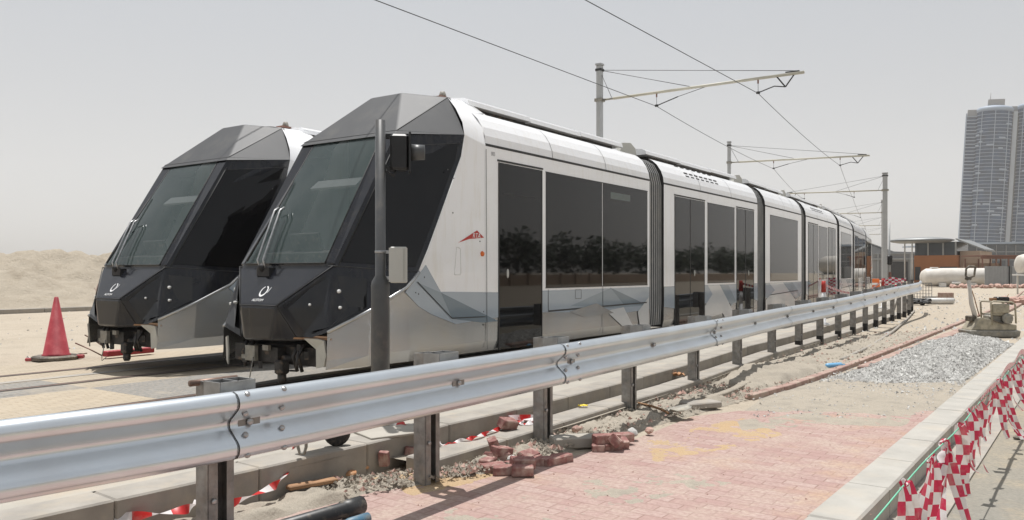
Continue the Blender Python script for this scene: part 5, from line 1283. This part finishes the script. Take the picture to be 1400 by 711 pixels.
# grey depot at the left of the pavilion
D = 140.; X0 = (1228 - 700) / F * D
dep = empty('depot_building', (X0, D, 0), R(-26), 'grey ribbed depot hall with rounded roof corner and dark doorway behind the thick mast', 'building')
mb = MB(); rings = []
arc = [(-4.6, 0), (-4.6, 3.9)] + [(-4.6 + 1.4 * (1 - cos(a)), 3.9 + 1.4 * sin(a)) for a in [R(q) for q in (20, 45, 70, 90)]] + [(4.0, 5.0), (4.0, 0)]
for y_ in (0, 16): rings.append([(x_, y_, z_) for x_, z_ in arc])
mb.loft(rings, 0, True, True); mb.build('hall', 'greywall', dep)
bx('doorway', dep, (.2, -.04, 1.7), (2.6, .14, 3.4), 'greyd')
mb = MB()
for x_ in (-3.2, -1.4, 1.9, 2.7, 3.5): mb.box((x_, -.2, 2.4), (.22, .3, 4.8))
mb.box((0, -.25, 3.9), (8.4, .3, .25)); mb.box((0, -.2, 4.8), (8.0, .25, .12)); mb.build('rib', 'hoard', dep)
shed2 = empty('gabled_shed', (66 , 150, 0), R(-26), 'pale low shed with gable roof between depot and oval canopy', 'shed'); mb = MB()
mb.slab([(-5, 0, 0), (5, 0, 0), (5, 0, 5.0), (0, 0, 7.0), (-5, 0, 5.0)], (0, 10, 0)); mb.build('hall', 'greywall', shed2)
mb = MB().slab([(-5.4, -.3, 4.9), (0, -.3, 7.1), (5.4, -.3, 4.9), (5.4, -.3, 5.1), (0, -.3, 7.35), (-5.4, -.3, 5.1)], (0, 10.6, 0)); mb.build('roof', 'canopy', shed2)
# an orange barrier by the tram end
ob = empty('orange_barrier', atD(1195, 60, .1), 0, 'orange plastic barrier just right of the tram end', 'barrier'); mb = MB(); mb.slab([(-.5, 0, 0), (.5, 0, 0), (.42, 0, 1.0), (-.42, 0, 1.0)], (0, .35, 0)); mb.build('shell', 'orange', ob, bevel=.04)
mb = MB(); mb.box((0, -.01, .62), (.5, .03, .16)); mb.build('reflector', 'letter', ob)
# podium of the towers
D = 330.
pod = empty('podium_building', (atD(1395, D).x, D, 0), 0, 'long dark glass podium with white roof edge at the foot of the towers', 'building')
bx('glass_block', pod, (8, 20, 6.5), (62, 40, 13), 'bldglass'); mb = MB().slab([(-27, -2, 12.9), (42, -2, 13.7), (42, -2, 14.7), (-27, -2, 13.5)], (0, 46, 0)); mb.build('roof_edge', 'towerwhite', pod)
mb = MB()
for k in range(16): mb.box((-22 + k * 4, -.15, 6.4), (.25, .3, 12.6))
for z_ in (3.2, 6.6, 9.9): mb.box((8, -.12, z_), (61.8, .25, .3))
mb.build('facade_grid', 'greywall', pod)
# towers
def tower(px, D, lab, wide, ztop, seed, lean):
    tw = empty('tower', atD(px, D, 0), 0, lab, 'tower', 'curved glass towers'); tw.rotation_euler = (0, -R(lean), R(-28))
    def plan(k, dx=0.):
        pts = []
        for i in range(25):      # bowed front
            a = pi + pi * i / 24; pts.append((dx + wide * .5 * k * cos(a), 4 + 11 * k * sin(a) ))
        pts += [(wide * .5 * k + dx, 18), (-wide * .5 * k + dx, 18)]; return pts
    pl = plan(1.0)
    MB().loft([[(x, y, z_) for x, y in pl] for z_ in (0, ztop)], 0, True, True, False).build('glass_front', 'towerglass', tw)
    mb = MB(); nf = 44
    p2 = plan(1.025)
    for f in range(nf):
        z_ = 8 + (ztop - 8) * f / nf; mb.loft([[(x, y, zz) for x, y in p2] for zz in (z_, z_ + .36)], 0, True, True)
    mb.build('floor_slab', 'towerwhite', tw)
    mb = MB(); rnd = random.Random(seed)
    for k in range(26):
        f = rnd.randrange(3, nf - 2); z_ = 8 + (ztop - 8) * f / nf; i0 = rnd.randrange(2, 18); n_ = rnd.randrange(3, 6)
        pts = [plan(1.035)[i] for i in range(i0, i0 + n_)]; mb.loft([[(x, y, zz) for x, y in pts] for zz in (z_ + .5, z_ + 1.6)], 0, False, False); mb.build('balcony_band', 'towerwhite', tw); mb = MB()
    mb = MB()
    for i in (6, 12, 18):
        x, y = plan(1.03)[i]; mb.box((x, y, ztop / 2), (.5, .5, ztop))
    mb.build('mullion', 'towerwhite', tw)
    w2 = wide * .34          # side wing with recessed floors, and the pale fin
    mb = MB(); mb.box((-wide * .5 - w2 / 2 + 1.5, 12, ztop / 2 - 2), (w2, 16, ztop - 4)); mb.build('side_wing', 'towerglass', tw)
    mb = MB()
    for f in range(nf): z_ = 8 + (ztop - 8) * f / nf; mb.box((-wide * .5 - w2 / 2 + 1.5, 12, z_), (w2 + .9, 16.9, .7)); 
    mb.box((-wide * .5 - w2 + 1.2, 12, ztop / 2), (.9, 17, ztop)); mb.build('wing_floor', 'towerwhite', tw)
    MB().box((wide * .5 + 4.6, 9, ztop / 2 - 3), (2.6, 8, ztop - 6)).build('recess', 'greyd', tw)  # solid near-black block: the shade of the gap beside the fin, painted
    mb = MB(); mb.box((wide * .5 + 1.8, 7, ztop / 2), (3.2, 10, ztop + .5)); mb.build('pale_fin', 'towerfin', tw)
    mb = MB(); rings = []       # crown: curved white shell with plant box
    for z_, k in ((ztop, 1.03), (ztop + 3.2, 1.03), (ztop + 4.4, .92), (ztop + 5.6, .60)): rings.append([(x, y * .9 + 1, z_) for x, y in plan(k)])
    mb.loft(rings, 0, True, True, True); mb.build('crown', 'towerwhite', tw)
    mb = MB(); mb.box((.5, 6, ztop + 6.5), (wide * .46, 9, 9.5)); mb.box((-wide * .5 - w2 / 2 + 1, 10, ztop), (w2 * .8, 8, 7)); mb.build('plant_room', 'towergrey', tw)
    MB().tube([(-4, 8, ztop + 8), (-4, 8, ztop + 18)], .25, 6).build('antenna', 'towergrey', tw)
    return tw
tower(1346.5, 700, 'blue glass tower with curved front and white floor lines, left of the pair', 27, 140.5, 1, -3.2)
tower(1403, 690, 'blue glass tower cut off by the right picture edge', 27, 141.5, 2, -3.2)

# ---------------------------------------------------------------- what the windows mirror: a wall and a belt of trees across the road
tb = MB(); rnd = random.Random(21)
base = Vector((k0.x, k0.y)) + nK * 46
for k in range(88):
    l = -30 + k * 3.3 + rnd.uniform(-1, 1); c_ = base + dK * l + nK * rnd.uniform(-1, 2); h_ = rnd.uniform(5.2, 8.0)
    for i in range(210):
        a = rnd.random() * 2 * pi; ph = rnd.uniform(-1, 1); rr = rnd.random() ** .4 * rnd.uniform(.8, 1.1); q = Vector((c_.x + cos(a) * 2.9 * rr * (1 - ph * ph) ** .5, c_.y + sin(a) * 2.9 * rr * (1 - ph * ph) ** .5, h_ * .60 + ph * h_ * .42 * rr))
        s_ = rnd.uniform(.25, .6); u = Vector((rnd.uniform(-1, 1), rnd.uniform(-1, 1), rnd.uniform(-1, 1))).normalized(); w_ = u.orthogonal().normalized()
        tb.add([q - u * s_, q + w_ * s_ * .6, q + u * s_, q - w_ * s_ * .6], [(0, 1, 2, 3)])
o = tb.build('tree_belt', 'leaf'); o['kind'] = 'stuff'; o['label'] = 'dark belt of trees across the road, mirrored in the tram windows'; o['category'] = 'trees'
mb = MB(); c_ = base + dK * 30 - nK * 4; mb.box((c_.x + dK.x * 70, c_.y + dK.y * 70, .6), (300, .3, 1.3), atan2(dK.y, dK.x)); 
for k in range(36): q = base + dK * (-42 + k * 4) - nK * 4.25; mb.box((q.x, q.y, .7), (.4, .35, 1.5), atan2(dK.y, dK.x))
tag(mb.build('boundary_wall', 'tanwall'), 'long tan boundary wall across the road, mirrored in the tram windows', 'wall')

# ---------------------------------------------------------------- haze, sky, sun, camera
def haze(dens):
    mb = MB().box((300, 450, 95), (2400, 1900, 194)); m_ = bpy.data.materials.new('haze_air'); m_.use_nodes = True; nt = m_.node_tree; nt.nodes.clear()
    out = nt.nodes.new('ShaderNodeOutputMaterial'); v_ = nt.nodes.new('ShaderNodeVolumePrincipled'); v_.inputs['Color'].default_value = (.92, .915, .91, 1); v_.inputs['Density'].default_value = dens; v_.inputs['Anisotropy'].default_value = .2
    nt.links.new(v_.outputs[0], out.inputs['Volume']); M['haze'] = m_; o = mb.build('haze', 'haze'); o['kind'] = 'stuff'; o['label'] = 'pale dusty haze over the whole site'; o['category'] = 'haze'
HAZE = 0.00022
if HAZE: haze(HAZE)
sun_dir = Vector((-.078 , .237, 1.0)).normalized()     # towards the sun
el = math.asin(sun_dir.z); az = atan2(sun_dir.x, sun_dir.y)
w = bpy.data.worlds.new('World'); S.world = w; w.use_nodes = True; nt = w.node_tree; nt.nodes.clear()
out = nt.nodes.new('ShaderNodeOutputWorld'); bg = nt.nodes.new('ShaderNodeBackground'); sky = nt.nodes.new('ShaderNodeTexSky')
sky.sky_type = 'NISHITA'; sky.sun_disc = False; sky.sun_elevation = el; sky.sun_rotation = az; sky.air_density = 1.0; sky.dust_density = 1.9; sky.ozone_density = 1.0; sky.altitude = 0
bw = nt.nodes.new('ShaderNodeRGBToBW'); nt.links.new(sky.outputs[0], bw.inputs[0])
tint = nt.nodes.new('ShaderNodeMix'); tint.data_type = 'RGBA'; tint.blend_type = 'MULTIPLY'; tint.inputs[0].default_value = 1
nt.links.new(bw.outputs[0], tint.inputs[6]); tint.inputs[7].default_value = (.975, .99, 1.0, 1)
mx = nt.nodes.new('ShaderNodeMix'); mx.data_type = 'RGBA'; mx.inputs[0].default_value = .86; nt.links.new(sky.outputs[0], mx.inputs[6]); nt.links.new(tint.outputs[2], mx.inputs[7])
SKY = .133
veil = nt.nodes.new('ShaderNodeMix'); veil.data_type = 'RGBA'; veil.inputs[0].default_value = .6; nt.links.new(mx.outputs[2], veil.inputs[6]); veil.inputs[7].default_value = (3.5, 3.62, 3.80, 1)   # even dust veil over the whole sky
tc = nt.nodes.new('ShaderNodeTexCoord'); sx = nt.nodes.new('ShaderNodeSeparateXYZ'); nt.links.new(tc.outputs['Generated'], sx.inputs[0])
mr = nt.nodes.new('ShaderNodeMapRange'); mr.inputs[1].default_value = 0; mr.inputs[2].default_value = .32; nt.links.new(sx.outputs[2], mr.inputs[0])
vc = nt.nodes.new('ShaderNodeMix'); vc.data_type = 'RGBA'; nt.links.new(mr.outputs[0], vc.inputs[0]); vc.inputs[6].default_value = (3.50, 3.34, 3.13, 1); vc.inputs[7].default_value = (3.50, 3.64, 3.84, 1)
nt.links.new(vc.outputs[2], veil.inputs[7])
nt.links.new(veil.outputs[2], bg.inputs[0]); bg.inputs[1].default_value = SKY; nt.links.new(bg.outputs[0], out.inputs[0])
sl = bpy.data.lights.new('sun', 'SUN'); sl.energy = 3.9; sl.angle = R(.6); sl.color = (1, .975, .945)
so = bpy.data.objects.new('sun', sl); C.objects.link(so); so.rotation_euler = (-sun_dir).to_track_quat('-Z', 'Y').to_euler()
cam = bpy.data.cameras.new('camera'); co_ = bpy.data.objects.new('camera', cam); C.objects.link(co_); S.camera = co_
cam.sensor_width = 36; cam.lens = 36 * F / 1400; cam.shift_y = 16.5 / 1400; cam.clip_end = 5000; cam.clip_start = .05
co_.location = (0, 0, CAM); co_.rotation_euler = (pi / 2, 0, 0)
S.view_settings.view_transform = 'Standard'; S.view_settings.look = 'None'; S.view_settings.exposure = .31; S.view_settings.gamma = 1
S.cycles.use_denoising = True
S.cycles.max_bounces = 6; S.cycles.volume_bounces = 1; S.cycles.transparent_max_bounces = 8; S.cycles.volume_step_rate = 1.0; S.cycles.volume_max_steps = 64
S.cycles.caustics_reflective = False; S.cycles.caustics_refractive = False
